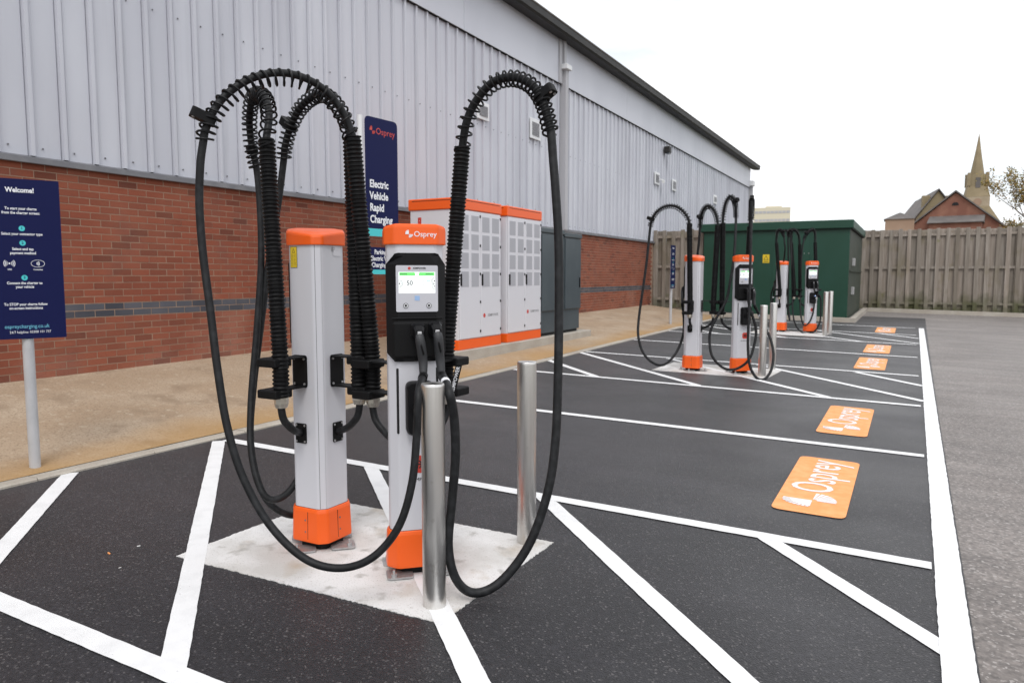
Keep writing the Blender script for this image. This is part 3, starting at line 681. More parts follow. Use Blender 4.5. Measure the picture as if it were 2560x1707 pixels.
HOSE_R = .044
def rig_post(post, sx, hose_top, arch, hang, clamp_t=.82, turns=24, handle=None, drop_by=.006, cr_=.0195):
    """hose, spring, cable and connector in yard coordinates, stored in the post's frame"""
    inv = (Matrix.Translation(post.location) @ Matrix.Rotation(post.rotation_euler[2], 4, 'Z')).inverted()
    Lc = lambda p: inv @ Vector(p)
    foot = Vector((sx*.198, .198, .875)); top = Lc(hose_top)
    mid = foot.lerp(top, .5); mid.x = foot.x + (top.x-foot.x)*.40; mid.y = foot.y + (top.y-foot.y)*.40
    hp = resample(spline([foot, foot + (Vector((0,0,.2))), mid, top - (top-mid).normalized()*.12, top], 24), .0042)
    nh = len(hp)
    ribs = len(hp)*.0042/.0205
    MB().tube(hp, lambda t_: HOSE_R*(.86 + .16*max(0, math.sin(2*math.pi*ribs*t_))**.6), 12).build('support_hose', M['tubeblack'], post, True)
    ap = [top - (top-mid).normalized()*.05, top] + [Lc(p) for p in arch]
    cp = resample(spline(ap, 14), .006)
    hp2 = [Lc(p) for p in hang]
    full = resample(spline(ap + hp2, 14), .012)
    cb_ = MB().tube(full, cr_, 12).build('charging_cable', M['rubber'], post, True)
    if sx == 1: MB().tube(full[-17:-13], cr_+.0015, 12).build('cable_band', M['signwhite'], cb_, True)
    # spring wound round the arch, hanging a little off the cable
    m_ = len(cp); t0 = (cp[1]-cp[0]).normalized(); u = t0.orthogonal().normalized(); hx = []
    sub = 2
    for i in range(m_):
        t_ = (cp[min(i+1,m_-1)]-cp[max(i-1,0)]).normalized(); u = (u - t_*u.dot(t_)).normalized(); w_ = t_.cross(u)
        drop = Vector((0,0,-1)); drop = drop - t_*drop.dot(t_)
        for k in range(sub):
            q = (i + k/sub)/(m_-1)
            ph = 2*math.pi*turns*1.08*(q**1.28)
            hx.append(cp[i].lerp(cp[min(i+1,m_-1)], k/sub) + drop*drop_by + (u*math.cos(ph) + w_*math.sin(ph))*(.0395 if drop_by < .01 else .0385))
    MB().tube(hx, .0056, 6).build('cable_spring', M['coil'], post, True)
    # clamp near the end of the spring
    ic = int(m_*clamp_t); p = cp[ic]; t_ = (cp[min(ic+1,m_-1)]-cp[ic-1]).normalized()
    out = (p - (top + Vector((0,0,-.2)))); out = (out - t_*out.dot(t_)).normalized(); sd_ = t_.cross(out)
    mxm = Matrix(((out.x, sd_.x, t_.x, p.x),(out.y, sd_.y, t_.y, p.y),(out.z, sd_.z, t_.z, p.z),(0,0,0,1)))
    cl = MB(); cl.prism(rrect(-.03,-.030,.085,.030,.018), -.022, .022); cl.v = [tuple(mxm @ Vector(q)) for q in cl.v]
    c_ = cl.build('spring_clamp', M['matblack'], post)
    for yy in (-.016, .016):
        s_ = MB().cyl((.066,yy,.020),(.066,yy,.0245),.0075,8); s_.v = [tuple(mxm @ Vector(q)) for q in s_.v]; s_.build('clamp_screw', M['galv'], c_)
    # connector handle at the end
    e = full[-1]; d = (full[-1]-full[-6]).normalized()
    h0, h1, h2 = handle
    h0, h1, h2 = Vector(h0), Vector(h1), Vector(h2)
    pth = spline([e - d*.01, h0, h1, h1.lerp(h2, .6)], 8)
    rr_ = lambda t_: .0185 + .006*math.sin(math.pi*t_)
    k_ = MB().tube(pth, rr_, 10).build('connector', M['grip'], post, True)
    hd = MB(); c0 = h1.lerp(h2, .45)
    hd.loft([[(c0.x+sx_*w2, yy, c0.z+oz+sz_*h_) for sx_, sz_ in ((-1,-.7),(-.7,-1),(.7,-1),(1,-.7),(1,.7),(.6,1),(-.6,1),(-1,.7))]
             for yy, w2, h_, oz in ((-.132,.034,.036,.012),(-.165,.034,.037,.012),(-.172,.028,.033,.012),(-.205,.026,.031,.006),(-.226,.021,.022,-.004))])
    hd.build('connector_head', M['black'], k_)
    MB().tube(spline([(c0.x+.002,-.222,c0.z-.004),(c0.x+.004,-.240,c0.z-.05),(h0.x,h0.y-.028,h0.z+.03)], 6), .0055, 6).build('trigger_guard', M['matblack'], k_, True)
    MB().tube([e - d*.07, e - d*.005], .0225, 10).build('strain_relief', M['matblack'], k_, True)
    MB().bbox((c0.x-.010,-.231,c0.z-.006),(c0.x+.010,-.226,c0.z+.012), .002).build('connector_tag', M['polegrey'], k_)
HANDLES = {-1: ((.015,-.205,1.10),(.0,-.222,1.20),(-.005,-.165,1.265)), 1: ((.098,-.20,1.11),(.088,-.222,1.21),(.078,-.165,1.268))}
def post(loc, rz, label, first=False):
    o = proto if first else copy_tree(proto, None, cache)
    o.location = (loc[0], loc[1], gz(*loc)+.002); o.rotation_euler = (0, 0, rz); o['label'] = label
    bpy.context.view_layer.update(); return o
def wpos(o, p): return Matrix.Translation(o.location) @ Matrix.Rotation(o.rotation_euler[2], 4, 'Z') @ Vector(p)

# --- nearest island
pL = post((-2.838,3.026), R(225), 'nearest charging post turned away, yellow warning label below its orange cap', True)
pR = post((-2.205,3.04), R(43), 'nearest charging post with lit screen reading 50 and two black connectors')
hl = {s: [wpos(o_, HANDLES[s][0]) for o_ in (pL, pR)] for s in (-1, 1)}
# left post: front hose (local +x) arching away over the bay, side hose (local -x)
dL = lambda z: z
rig_post(pL, 1, A(612,318,3.78), [A(618,268,3.82), A(610,226,3.90), A(594,214,4.0), A(579,228,4.1), A(573,280,4.2), A(579,340,4.26), A(589,385,4.29)],
         [A(597,470,4.30), A(600,600,4.28), A(590,760,4.24), A(577,920,4.18), A(578,1040,4.10), A(606,1135,4.04), A(650,1140,4.08), A(690,1085,4.18), A(708,985,4.30), wpos(pL, (.10,-.205,1.03))],
         clamp_t=.9, turns=25, handle=HANDLES[1])
rig_post(pL, -1, A(806,318,3.86), [A(788,262,3.90), A(757,222,3.96), A(727,218,4.04), A(692,245,4.12), A(668,290,4.18), A(655,335,4.22), A(652,365,4.24)],
         [A(640,460,4.26), A(618,600,4.28), A(600,740,4.28), A(583,880,4.26), A(575,1000,4.2), A(590,1100,4.16), A(630,1165,4.14), A(690,1180,4.22), A(740,1120,4.4), wpos(pL, (.02,-.21,1.02))],
         clamp_t=.8, turns=25, handle=HANDLES[-1])
rig_post(pR, -1, A(810,312,3.72), [A(790,262,3.70), A(747,208,3.66), A(690,176,3.60), A(630,168,3.54), A(570,184,3.48), A(520,218,3.44), A(490,256,3.42), A(472,298,3.41), A(467,325,3.41)],
         [A(460,380,3.41), A(458,470,3.42), A(466,580,3.42), A(484,720,3.41), A(500,850,3.39), A(522,980,3.37), A(558,1095,3.35), A(620,1205,3.33), A(700,1282,3.31), A(780,1304,3.30), A(855,1280,3.29), A(915,1210,3.28), A(946,1110,3.28), A(957,1000,3.29), A(962,900,3.30), wpos(pR, (.018,-.205,1.03))],
         clamp_t=.90, turns=22, handle=HANDLES[-1], drop_by=.021, cr_=.018)
rig_post(pR, 1, A(1062,338,3.92), [A(1072,280,3.88), A(1094,232,3.84), A(1132,190,3.78), A(1180,178,3.72), A(1222,196,3.66), A(1247,235,3.62), A(1260,280,3.60), A(1266,308,3.59)],
         [A(1270,360,3.59), A(1277,450,3.58), A(1283,560,3.57), A(1284,700,3.55), A(1282,850,3.53), A(1276,1010,3.51), A(1258,1130,3.50), A(1215,1250,3.49), A(1150,1335,3.47), A(1090,1361,3.44), A(1048,1330,3.42), A(1030,1255,3.41), A(1038,1150,3.40), A(1046,1050,3.38), A(1043,960,3.36), A(1030,895,3.34), wpos(pR, (.105,-.20,1.03))],
         clamp_t=.80, turns=24, handle=HANDLES[1], cr_=.0215)
inv_ = (Matrix.Translation(pR.location) @ Matrix.Rotation(pR.rotation_euler[2], 4, 'Z')).inverted()
tg_ = MB().bbox((-.016,-.004,-.085),(.016,.004,.085), .003).build('hose_tag', M['matblack'], pR)
tg_.matrix_local = inv_ @ Matrix.Translation(A(1046,872,3.80)) @ Matrix.Rotation(YAW, 4, 'Z') @ Matrix.Rotation(R(14), 4, 'Y')
lettering('KEMPOWER', .026, M['signwhite'], tg_, Matrix.Translation((0,-.0046,0)) @ UPRIGHT @ Matrix.Rotation(math.pi/2, 4, 'Z'), bold=.01, name='tag_lettering')
# --- second island
qL = post((-2.87,11.15), R(225), 'charging post of the middle pair, back to camera, beside the middle screen post')
qR = post((-2.22,11.28), R(40), 'charging post of the middle pair with lit screen, behind two steel bollards')
rig_post(qL, 1, B8(495,312,11.0), [B8(480,262,11.0), B8(440,215,11.05), B8(395,188,11.1), B8(340,184,11.15), B8(285,207,11.2), B8(245,248,11.25), B8(222,300,11.3), B8(216,335,11.3)],
         [B8(205,440,11.3), B8(188,600,11.3), B8(160,800,11.3), B8(135,980,11.3), B8(130,1110,11.25), B8(165,1230,11.2), B8(240,1305,11.15), B8(320,1312,11.2), B8(400,1230,11.3), B8(448,1110,11.4), B8(455,1000,11.45), wpos(qL, (.10,-.205,1.03))], clamp_t=.88, turns=24, handle=HANDLES[1])
rig_post(qL, -1, B8(697,330,11.15), [B8(690,270,11.2), B8(668,215,11.25), B8(632,185,11.3), B8(598,205,11.4), B8(577,262,11.5), B8(572,310,11.55), B8(570,340,11.55)],
         [B8(562,450,11.6), B8(550,560,11.65), B8(540,760,11.7), B8(530,1000,11.7), B8(520,1150,11.6), B8(540,1200,11.55), B8(500,1080,11.5), wpos(qL, (.02,-.21,1.02))], clamp_t=.82, turns=24, handle=HANDLES[-1])
rig_post(qR, -1, B8(733,310,11.2), [B8(738,240,11.2), B8(752,165,11.15), B8(782,118,11.1), B8(810,135,11.05), B8(824,190,11.0), B8(826,240,11.0), B8(827,268,11.0)],
         [B8(825,340,10.95), B8(818,480,10.9), B8(806,600,10.88), B8(786,720,10.88), B8(760,850,10.9), B8(700,960,10.9), B8(650,1060,10.9), B8(638,1150,10.9), B8(660,1260,10.85), B8(740,1340,10.8), B8(830,1345,10.75), B8(915,1285,10.7), B8(955,1180,10.72), B8(968,1060,10.75), wpos(qR, (.018,-.205,1.03))], clamp_t=.72, turns=24, handle=HANDLES[-1])
rig_post(qR, 1, B8(926,330,11.15), [B8(932,240,11.05), B8(937,170,10.95), B8(939,145,10.82), B8(939,170,10.7), B8(938,215,10.62), B8(936,265,10.58), B8(935,285,10.58)],
         [B8(933,400,10.56), B8(930,560,10.54), B8(925,760,10.52), B8(918,980,10.5), B8(912,1180,10.48), B8(925,1320,10.45), B8(970,1405,10.42), B8(1025,1420,10.42), B8(1075,1360,10.5), B8(1094,1250,10.6), B8(1075,1140,10.7), B8(1035,1050,10.78), wpos(qR, (.105,-.20,1.03))], clamp_t=.62, turns=24, handle=HANDLES[1])
# --- third island
rL = post((-2.80,19.32), R(220), 'farthest charging post turned away, left of the farthest screen post')
rR = post((-2.16,19.45), R(24), 'farthest charging post with lit screen, in front of the green kiosk')
rig_post(rL, 1, B5(398,330,18.2), [B5(400,260,18.2), B5(408,195,18.15), B5(432,165,18.1), B5(462,180,18.05), B5(482,225,18.0), B5(490,260,18.0)],
         [B5(497,330,18.0), B5(503,420,18.05), B5(470,620,18.3), B5(380,820,18.6), B5(330,980,18.7), B5(345,1080,18.6), wpos(rL, (.10,-.205,1.03))], clamp_t=.8, turns=20, handle=HANDLES[1])
rig_post(rL, -1, B5(580,330,18.4), [B5(580,260,18.4), B5(575,205,18.45), B5(560,180,18.5), B5(545,200,18.55), B5(540,250,18.6)],
         [B5(542,420,18.6), B5(545,700,18.6), B5(540,1000,18.6), B5(545,1200,18.5), B5(560,1270,18.5), B5(540,1150,18.8), wpos(rL, (.02,-.21,1.02))], clamp_t=.8, turns=20, handle=HANDLES[-1])
rig_post(rR, -1, B5(682,350,18.5), [B5(676,280,18.5), B5(660,215,18.45), B5(628,172,18.4), B5(595,170,18.35), B5(572,205,18.3), B5(568,260,18.3)],
         [B5(575,400,18.3), B5(585,650,18.25), B5(592,950,18.2), B5(600,1200,18.1), B5(640,1350,18.05), B5(720,1430,18.0), B5(800,1442,18.0), B5(880,1395,18.0), B5(930,1290,18.0), B5(940,1150,18.0), B5(935,1000,18.0), wpos(rR, (.018,-.205,1.03))], clamp_t=.8, turns=20, handle=HANDLES[-1])
rig_post(rR, 1, B5(872,330,18.7), [B5(872,250,18.7), B5(862,185,18.65), B5(835,162,18.6), B5(790,190,18.5), B5(755,240,18.45), B5(735,290,18.4)],
         [B5(715,400,18.4), B5(700,600,18.4), B5(690,900,18.3), B5(695,1200,18.1), B5(735,1335,18.0), B5(800,1300,17.95), B5(845,1190,17.95), B5(868,1040,17.97), wpos(rR, (.105,-.20,1.03))], clamp_t=.8, turns=20, handle=HANDLES[1])

# ------------------------------------------------------------------ bollards
def bollard(x_, y_, label):
    t = thing('bollard', (x_, y_, gz(x_, y_)+.004), random.uniform(0,3), label, 'bollard', 'stainless steel bollards guarding the charger islands')
    r_ = .054
    MB().loft([[(rr*math.cos(a*math.pi/20), rr*math.sin(a*math.pi/20), z_) for a in range(40)] for rr, z_ in ((r_,-.03),(r_,1.018),(r_*.985,1.026),(r_*.94,1.031),(r_*.6,1.033),(.004,1.034))]).build('tube', M['steel'], t, True)
    return t
bollard(-1.875,2.72,'steel bollard nearest the camera, in front of the nearest screen post')
bollard(-1.866,3.63,'steel bollard inside the loop of the right hand cable at the nearest island')
bollard(-1.86,11.13,'left steel bollard beside the middle charger pair, ringed by a cable loop')
bollard(-1.86,12.00,'right steel bollard beside the middle charger pair')
bollard(-1.75,18.84,'left steel bollard beside the farthest charger pair')
bollard(-1.69,19.35,'right steel bollard beside the farthest charger pair')

# ------------------------------------------------------------------ signs
def info_sign(loc, rz, label, off=0.):
    t = thing('information_sign', loc, rz, label, 'sign', 'navy charging instruction signs')
    MB().tube([(0,.0,-.05),(0,.0,2.0)], .0375, 20).build('pole', M['polegrey'], t, True)
    w_, z0_, z1_ = .240, .950, 2.085; yf = -.046
    p = MB().prism(rrect(-w_, z0_, w_, z1_, .008), 0, .006); p.v = [(x_, yf + .006 - z_, y_) for x_, y_, z_ in p.v]
    f = p.build('sign_panel', M['navy'], t); H_ = z1_-z0_
    def row(s, fr, size, m='signwhite', bold=.02, x_=0., **k): lettering(s, size, M[m], f, up_at(x_, yf-.0006, z1_-fr*H_), bold=bold, name='sign_lettering', sx=.84, **k)
    row('Welcome!', .070, .048, bold=.03)
    row('To start your charge', .184, .027); row('from the charger screen:', .210, .027)
    row('Select your connector type', .341, .0265)
    row('Select and tap', .435, .027); row('payment method', .460, .027)
    row('RFID', .563, .0145, x_=-.085); row('Contactless', .563, .0145, x_=.085)
    row('Connect the charger to', .648, .0265); row('your vehicle', .672, .0265)
    row('To STOP your charge follow', .782, .0265); row('on-screen instructions', .806, .0265)
    row('ospreycharging.co.uk', .922, .038, 'skyblue', .0); row('24/7 helpline: 03300 101 757', .958, .0255, bold=.0, x_=.018)
    for fr, s in ((.306,'1'),(.397,'2'),(.614,'3')):
        z_ = z1_-fr*H_
        MB().cyl((0,yf,z_),(0,yf-.0008,z_),.019,24).build('step_disc', M['teal'], f)
        lettering(s, .026, M['navy'], f, up_at(0, yf-.0016, z_), bold=.02, name='step_number')
    MB().cyl((-.185,yf,z1_-.958*H_),(-.185,yf-.0008,z1_-.958*H_),.013,20).build('phone_disc', M['teal'], f)
    def arc(xc, zc, r_, a0, a1, w2):
        mb_ = MB(); vs_ = []; k = 10
        for i in range(k+1):
            a = a0+(a1-a0)*i/k
            vs_ += [(xc+(r_-w2)*math.cos(a), yf-.001, zc+(r_-w2)*math.sin(a)), (xc+(r_+w2)*math.cos(a), yf-.001, zc+(r_+w2)*math.sin(a))]
        mb_.add(vs_, [(2*i,2*i+1,2*i+3,2*i+2) for i in range(k)]); mb_.build('symbol_stroke', M['signwhite'], f)
    zc = z1_-.525*H_
    for r_ in (.015,.024,.033):
        arc(-.085, zc, r_, -.75, .75, .002); arc(-.085, zc, r_, math.pi-.75, math.pi+.75, .002)
    arc(-.085, zc, .003, 0, 2*math.pi, .003)
    for r_ in (.010,.017,.024): arc(.070, zc, r_, -.7, .7, .002)
    mb_ = MB(); vs_ = []
    for i in range(33):
        a = 2*math.pi*i/32; vs_ += [(.085+.040*math.cos(a), yf-.001, zc+.024*math.sin(a)), (.085+.0425*math.cos(a), yf-.001, zc+.0265*math.sin(a))]
    mb_.add(vs_, [(2*i,2*i+1,2*i+3,2*i+2) for i in range(32)]); mb_.build('symbol_stroke', M['signwhite'], f)
    return t
info_sign((-5.635,3.023,pz(-5.635,3.023)), R(64), 'navy Welcome instruction sign on grey pole at the left edge')
info_sign((-5.62,19.32,pz(-5.62,19.32)), R(92), 'distant navy instruction sign seen almost edge on, left of the middle chargers')
# tall sign
ts = thing('tall_sign', (-6.16,7.47,pz(-6.16,7.47)), R(84), 'tall navy sign reading Electric Vehicle Rapid Charging in front of the cladding', 'sign')
zb = pz(-6.16,7.47)
MB().tube([(-.02,.05,-.05),(-.02,.05,3.60-zb)], .036, 16).build('pole', M['whitemetal'], ts, True)
MB().tube([(.56,.05,-.05),(.56,.05,3.50-zb)], .036, 16).build('pole', M['whitemetal'], ts, True)
def tpanel(name, x0, x1, z0_, z1_, m, r_=.0, parent=None, y_=0.):
    p = MB().prism(rounded([(x0,z0_),(x1,z0_),(x1,z1_),(x0,z1_)], r_ or .002, 6) if not r_ else [(x0,z0_),(x1,z0_)] + rounded([(x1,z0_),(x1,z1_),(x0,z1_),(x0,z0_)], r_, 6)[7:21], 0, .008)
    p.v = [(a_, y_ - c_, b_) for a_, b_, c_ in p.v]; return p.build(name, M[m], parent or ts)
Z = lambda z_: z_ - zb
f1 = tpanel('sign_panel', .01, .60, Z(2.19), Z(3.60), 'navy', .075)
tpanel('teal_band', .01, .60, Z(2.09), Z(2.188), 'teal', parent=ts)
f2 = tpanel('sign_panel', .01, .60, Z(1.66), Z(1.95), 'navy')
tpanel('teal_band', .01, .60, Z(1.60), Z(1.659), 'teal', parent=ts)
for k, s in enumerate(('Electric','Vehicle','Rapid','Charging')):
    lettering(s, .135, M['signwhite'], f1, up_at(.075, -.0095, Z(2.755-k*.150)), bold=.028, align='LEFT', name='sign_lettering', sx=.84)
for k, s in enumerate(('Parking for','Electric Vehicle','Charging Only')):
    lettering(s, .084, M['signwhite'], f2, up_at(.305, -.0095, Z(1.885-k*.083)), bold=.022, name='sign_lettering', sx=.88)
lettering('Osprey', .115, M['signred'], f1, up_at(.375, -.0095, Z(3.43)), name='sign_lettering')
e = emblem_mb(.058).build('sign_emblem', M['signred'], f1); e.matrix_local = up_at(.135, -.0095, Z(3.43))

# ------------------------------------------------------------------ power cabinets on a plinth
pln = MB().bbox((-7.0,8.9,.15),(-5.92,14.5,.452), .012).build('cabinet_plinth', M['kerb']); tag(pln, 'low concrete plinth beneath the power cabinets', 'plinth')
def power_cabinet(y0, y1, label):
    t = thing('power_cabinet', (-6.0, y0, .452), R(90), label, 'power cabinet', 'white and orange power cabinets')
    w_ = y1-y0; d = .87          # local x runs along the wall, local -y is the front
    MB().bbox((0,0,.15),(w_,d,2.13), .008).build('body', M['cabwhite'], t)
    MB().bbox((-.012,-.014,0),(w_+.012,d+.014,.152), .008).build('base', M['orange'], t)
    tp = MB().bbox((-.022,-.024,2.128),(w_+.022,d+.024,2.298), .012).build('roof', M['orange'], t)
    MB().box((.05,-.026,2.262),(w_-.05,-.02,2.270)).box((-.0245,.05,2.262),(-.0215,d-.05,2.270)).build('roof_vent', M['darkgap'], tp)
    for x_ in (.12, w_*.5, w_-.12):
        MB().tube([(x_+.03*math.cos(a*math.pi/5), .05, 2.30+.035*math.sin(a*math.pi/5)) for a in range(6)], .007, 6).build('lifting_eye', M['galv'], tp)
    for k in range(2):
        x0, x1 = (.012, w_*.49) if k == 0 else (w_*.49+.008, w_-.012)
        dr = MB().bbox((x0,-.022,.165),(x1,-.002,2.115), .006).build('door', M['cabwhite'], t)
        cw = (x1-x0)/2
        for c_ in range(2):
            for r_ in range(4):
                a0 = x0+.035+c_*(cw-.01); z0_ = 2.05-r_*.285
                MB().box((a0,-.0245,z0_-.235),(a0+cw-.085,-.0215,z0_)).build('filter_panel', M['grille'], dr)
                MB().box((a0-.012,-.0275,z0_-.255),(a0-.002,-.0215,z0_+.02)).build('filter_frame', M['cabwhite'], dr)
        MB().bbox((x0+.015,-.045,.975),(x0+.045,-.022,1.16), .008).build('handle', M['black'], dr)
        for z_ in (.26,.72,1.16,1.60,2.05):
            MB().bbox((x1-.03,-.034,z_-.02),(x1-.004,-.020,z_+.02), .004).build('hinge', M['black'], dr)
        if k == 1:
            lettering('KEMPOWER', .062, M['greyink'], dr, up_at((x0+x1)/2+.06,-.0235,.50), name='maker_lettering', bold=.01)
            MB().cyl((x0+.10,-.021,.50),(x0+.10,-.0235,.50),.036,12).build('maker_emblem', M['signred'], dr)
    return t
c1 = power_cabinet(9.40,10.69,'wide power cabinet with orange roof right behind the nearest screen post')
MB().box((-.006,.66,1.905),(0,.72,2.02)).build('alarm_label', M['signred'], c1)
lettering('+', .03, M['signwhite'], c1, Matrix.Translation((-.007,.69,1.97)) @ Matrix.Rotation(-math.pi/2,4,'Z') @ UPRIGHT, name='label_mark')
power_cabinet(10.93,12.20,'white and orange power cabinet next to the dark grey cabinets')
def grey_cabinet(y0, y1, h_, label, doors):
    t = thing('switch_cabinet', (-6.02, y0, .452), R(90), label, 'cabinet', 'dark grey cabinets')
    w_, d = y1-y0, .8
    MB().bbox((.05,.05,.0),(w_-.05,d,.06), .005).build('foot_frame', M['darkgap'], t)
    MB().bbox((.015,.015,.055),(w_-.015,d,.46), .008).build('lower_box', M['cabgrey'], t)
    MB().bbox((0,0,.455),(w_,d,h_-.09), .008).build('body', M['cabgrey'], t)
    MB().bbox((-.025,-.03,h_-.092),(w_+.025,d,h_), .012).build('lid', M['cabgrey'], t)
    x_ = .02
    for k in range(doors):
        x1 = .02 + (w_-.04)*(k+1)/doors
        dr = MB().bbox((x_+.004,-.022,.475),(x1-.004,-.001,h_-.12), .006).build('door', M['cabgrey'], t)
        MB().bbox((x1-.09,-.04,.90),(x1-.065,-.021,1.10), .005).build('handle', M['matblack'], dr); x_ = x1
    return t
grey_cabinet(12.26,13.26,2.02,'dark grey steel cabinet next to the white power cabinet',1)
grey_cabinet(13.31,14.12,1.98,'rightmost dark grey steel cabinet at the plinth end',1)

# ------------------------------------------------------------------ green kiosk
KX0, KX1, KY0, KY1, KZ0, KZ1 = -6.0, -1.66, 24.3, 30.4, .30, 3.26
ki = thing('green_kiosk', (KX0, KY0, KZ0), 0, 'dark green flat roofed substation kiosk in front of the fence', 'kiosk')
kw, kd, kh = KX1-KX0, KY1-KY0, KZ1-KZ0
MB().box((0,0,0),(kw,kd,kh-.24)).build('body', M['green'], ki)
MB().box((kw-.001,.12,.02),(kw+.004,kd,kh-.26)).build('side_panel', M['greenside'], ki)
MB().bbox((-.10,-.10,kh-.255),(kw+.10,kd+.1,kh), .02).build('roof', M['green'], ki)
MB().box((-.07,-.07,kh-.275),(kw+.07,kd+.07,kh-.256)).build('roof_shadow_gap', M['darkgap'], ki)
for x_ in (1.05,2.15,3.25): MB().box((x_-.012,-.012,.02),(x_+.012,.0,kh-.28)).build('panel_joint', M['green'], ki)
for z_ in (.7, 1.6): MB().bbox((kw+.004,1.2,z_),(kw+.09,1.5,z_+.24), .01).build('side_fitting', M['galv'], ki)
MB().box((kw+.004,.2,1.42),(kw+.04,kd-.1,1.46)).build('side_rail', M['greenside'], ki)
for k in range(3): MB().cyl((2.95+k*.13,-.001,1.98),(2.95+k*.13,-.006,1.98),.012,8).build('rivet', M['galv'], ki)
w = MB().box((1.86,-.006,1.70),(2.06,0,1.96)).build('warning_sign', M['yellow'], ki)
MB().loft([[(x_,-.0065,z_) for x_, z_ in ((1.89,1.79),(2.03,1.79),(1.96,1.93))],[(x_,-.008,z_) for x_, z_ in ((1.89,1.79),(2.03,1.79),(1.96,1.93))]]).build('hazard_triangle', M['ink'], w)
MB().loft([[(x_,-.0082,z_) for x_, z_ in ((1.91,1.802),(2.01,1.802),(1.96,1.905))],[(x_,-.009,z_) for x_, z_ in ((1.91,1.802),(2.01,1.802),(1.96,1.905))]]).build('triangle_face', M['yellow'], w)
MB().box((1.89,-.008,1.73),(2.03,-.006,1.75)).build('label_print', M['ink'], w)
def kerb_run(name, a, b_, w_, z1_, label):
    a, b_ = Vector(a), Vector(b_); d = (b_-a).normalized(); nn = Vector((-d.y, d.x))*w_; c = [a, b_, b_+nn, a+nn]
    mb = MB(); mb.loft([[(p.x, p.y, gz(p.x,p.y)-.1) for p in c],[(p.x, p.y, gz(p.x,p.y)+z1_-.02) for p in c],[(p.x*.998+.002*(a.x+b_.x)/2, p.y, gz(p.x,p.y)+z1_) for p in c]])
    o = mb.build(name, M['kerb']); return struct(o)
kerb_run('kiosk_kerb', (-6.3,23.95), (-1.55,23.95), .16, .13, '')
kerb_run('kiosk_kerb', (-1.40,23.95), (-1.40,30.9), .15, .13, '')
kerb_run('fence_kerb', (-1.40,30.95), (13,30.95), .15, .13, '')
mb = MB().add([(-6.3,24.1,.28+.04),(-1.5,24.1,.24+.04),(-1.5,31.4,.34),(-6.3,31.4,.36)], [(0,1,2,3)]); struct(mb.build('gravel_margin', M['old']))
mb = MB().add([(-1.42,31.08,gz(-1.4,31)+.10),(13,31.08,gz(13,31)+.10),(13,31.6,gz(13,31)+.11),(-1.42,31.6,gz(-1.4,31)+.11)], [(0,1,2,3)]); struct(mb.build('soil_strip', M['earth']))

# ------------------------------------------------------------------ timber fences, hit and miss boards
def fence(x0, x1, y_, zb_, zt, label):
    t = thing('timber_fence', (x0, y_, zb_), 0, label, 'fence', 'weathered timber fences')
    L = x1-x0; h_ = zt-zb_
    for z_ in (.28, h_*.52, h_-.26): MB().box((0,-.02,z_),(L,.025,z_+.09)).build('rail', M['wood'], t)
    x_ = .05
    while x_ < L:
        MB().box((x_,-.018,-.2),(x_+.1,.022,h_-.1)).build('fence_post', M['wood'], t); x_ += 2.45
    x_ = 0; k = 0; P = .155; ms = []
    for v in range(3):
        b_ = MB().bbox((0,0,0),(.150,.02,1), .004); me = bpy.data.meshes.new('board'); me.from_pydata(b_.v, [], b_.f); me.materials.append(M['wood']); ms.append(me)
    while x_ < L-.1:
        o = link('board', ms[k % 3], t); fr = k % 2 == 0
        o.location = (x_+random.uniform(-.006,.006)-(0 if fr else .055), -.045 if fr else .055, random.uniform(0,.02)); o.scale = (random.uniform(.82,.92) if fr else 1.75, 1, h_+random.uniform(-.03,.02) - (0 if fr else .03))
        o.rotation_euler = (random.uniform(-.004,.004), random.uniform(-.005,.005), random.uniform(-.02,.02)); x_ += P; k += 1
    return t
fence(-7.78, -5.0, 24.62, .50, 3.12, 'short mossy timber fence between the warehouse wall and green kiosk')
fence(-4.20, 12.5, 31.5, .26, 3.33, 'long weathered timber fence right of the green kiosk')

# ------------------------------------------------------------------ beyond the fence
FAR = lambda px, d: at(px, 691, d)
def facing(p): return math.atan2(-p.x, p.y)            # local -y looks at the yard
# church
cp_ = FAR(2429, 115); K = 115/FPX
ch = thing('church', (cp_.x, cp_.y, 0), facing(cp_)+R(8), 'stone church tower with tall tapering spire behind the fence', 'church')
def sq(h_, z_): return [(-h_,-h_,z_),(h_,-h_,z_),(h_,h_,z_),(-h_,h_,z_)]
def octo(r_, z_, rot=math.pi/8): return [(r_*math.cos(rot+i*math.pi/4), r_*math.sin(rot+i*math.pi/4), z_) for i in range(8)]
Zp = lambda py: CAM_H + (691.5-py)*K
MB().loft([sq(1.62, 0), sq(1.62, Zp(497))]).build('tower', M['stone2'], ch)
MB().loft([sq(1.64, Zp(497)), sq(1.50, Zp(488)), sq(1.28, Zp(470)), sq(1.28, Zp(442))]).build('belfry', M['stone'], ch)
MB().loft([octo(1.0, Zp(442)), octo(.50, Zp(395)), octo(.03, Zp(343))]).build('spire', M['stone'], ch)
for sx in (-1,1):
    for sy in (-1,1): MB().loft([[(sx*1.2+a*.22, sy*1.2+b_*.22, z_) for a, b_ in ((-1,-1),(1,-1),(1,1),(-1,1))] for z_ in (Zp(470), Zp(438))]).build('pinnacle', M['stone'], ch)
MB().box((-.32,-1.38,Zp(475)),(.32,-1.30,Zp(450))).build('louvred_opening', M['slate'], ch)
MB().cyl((0,-1.60,Zp(510)),(0,-1.68,Zp(510)),.55,20).build('clock_face', M['farbuff'], ch)
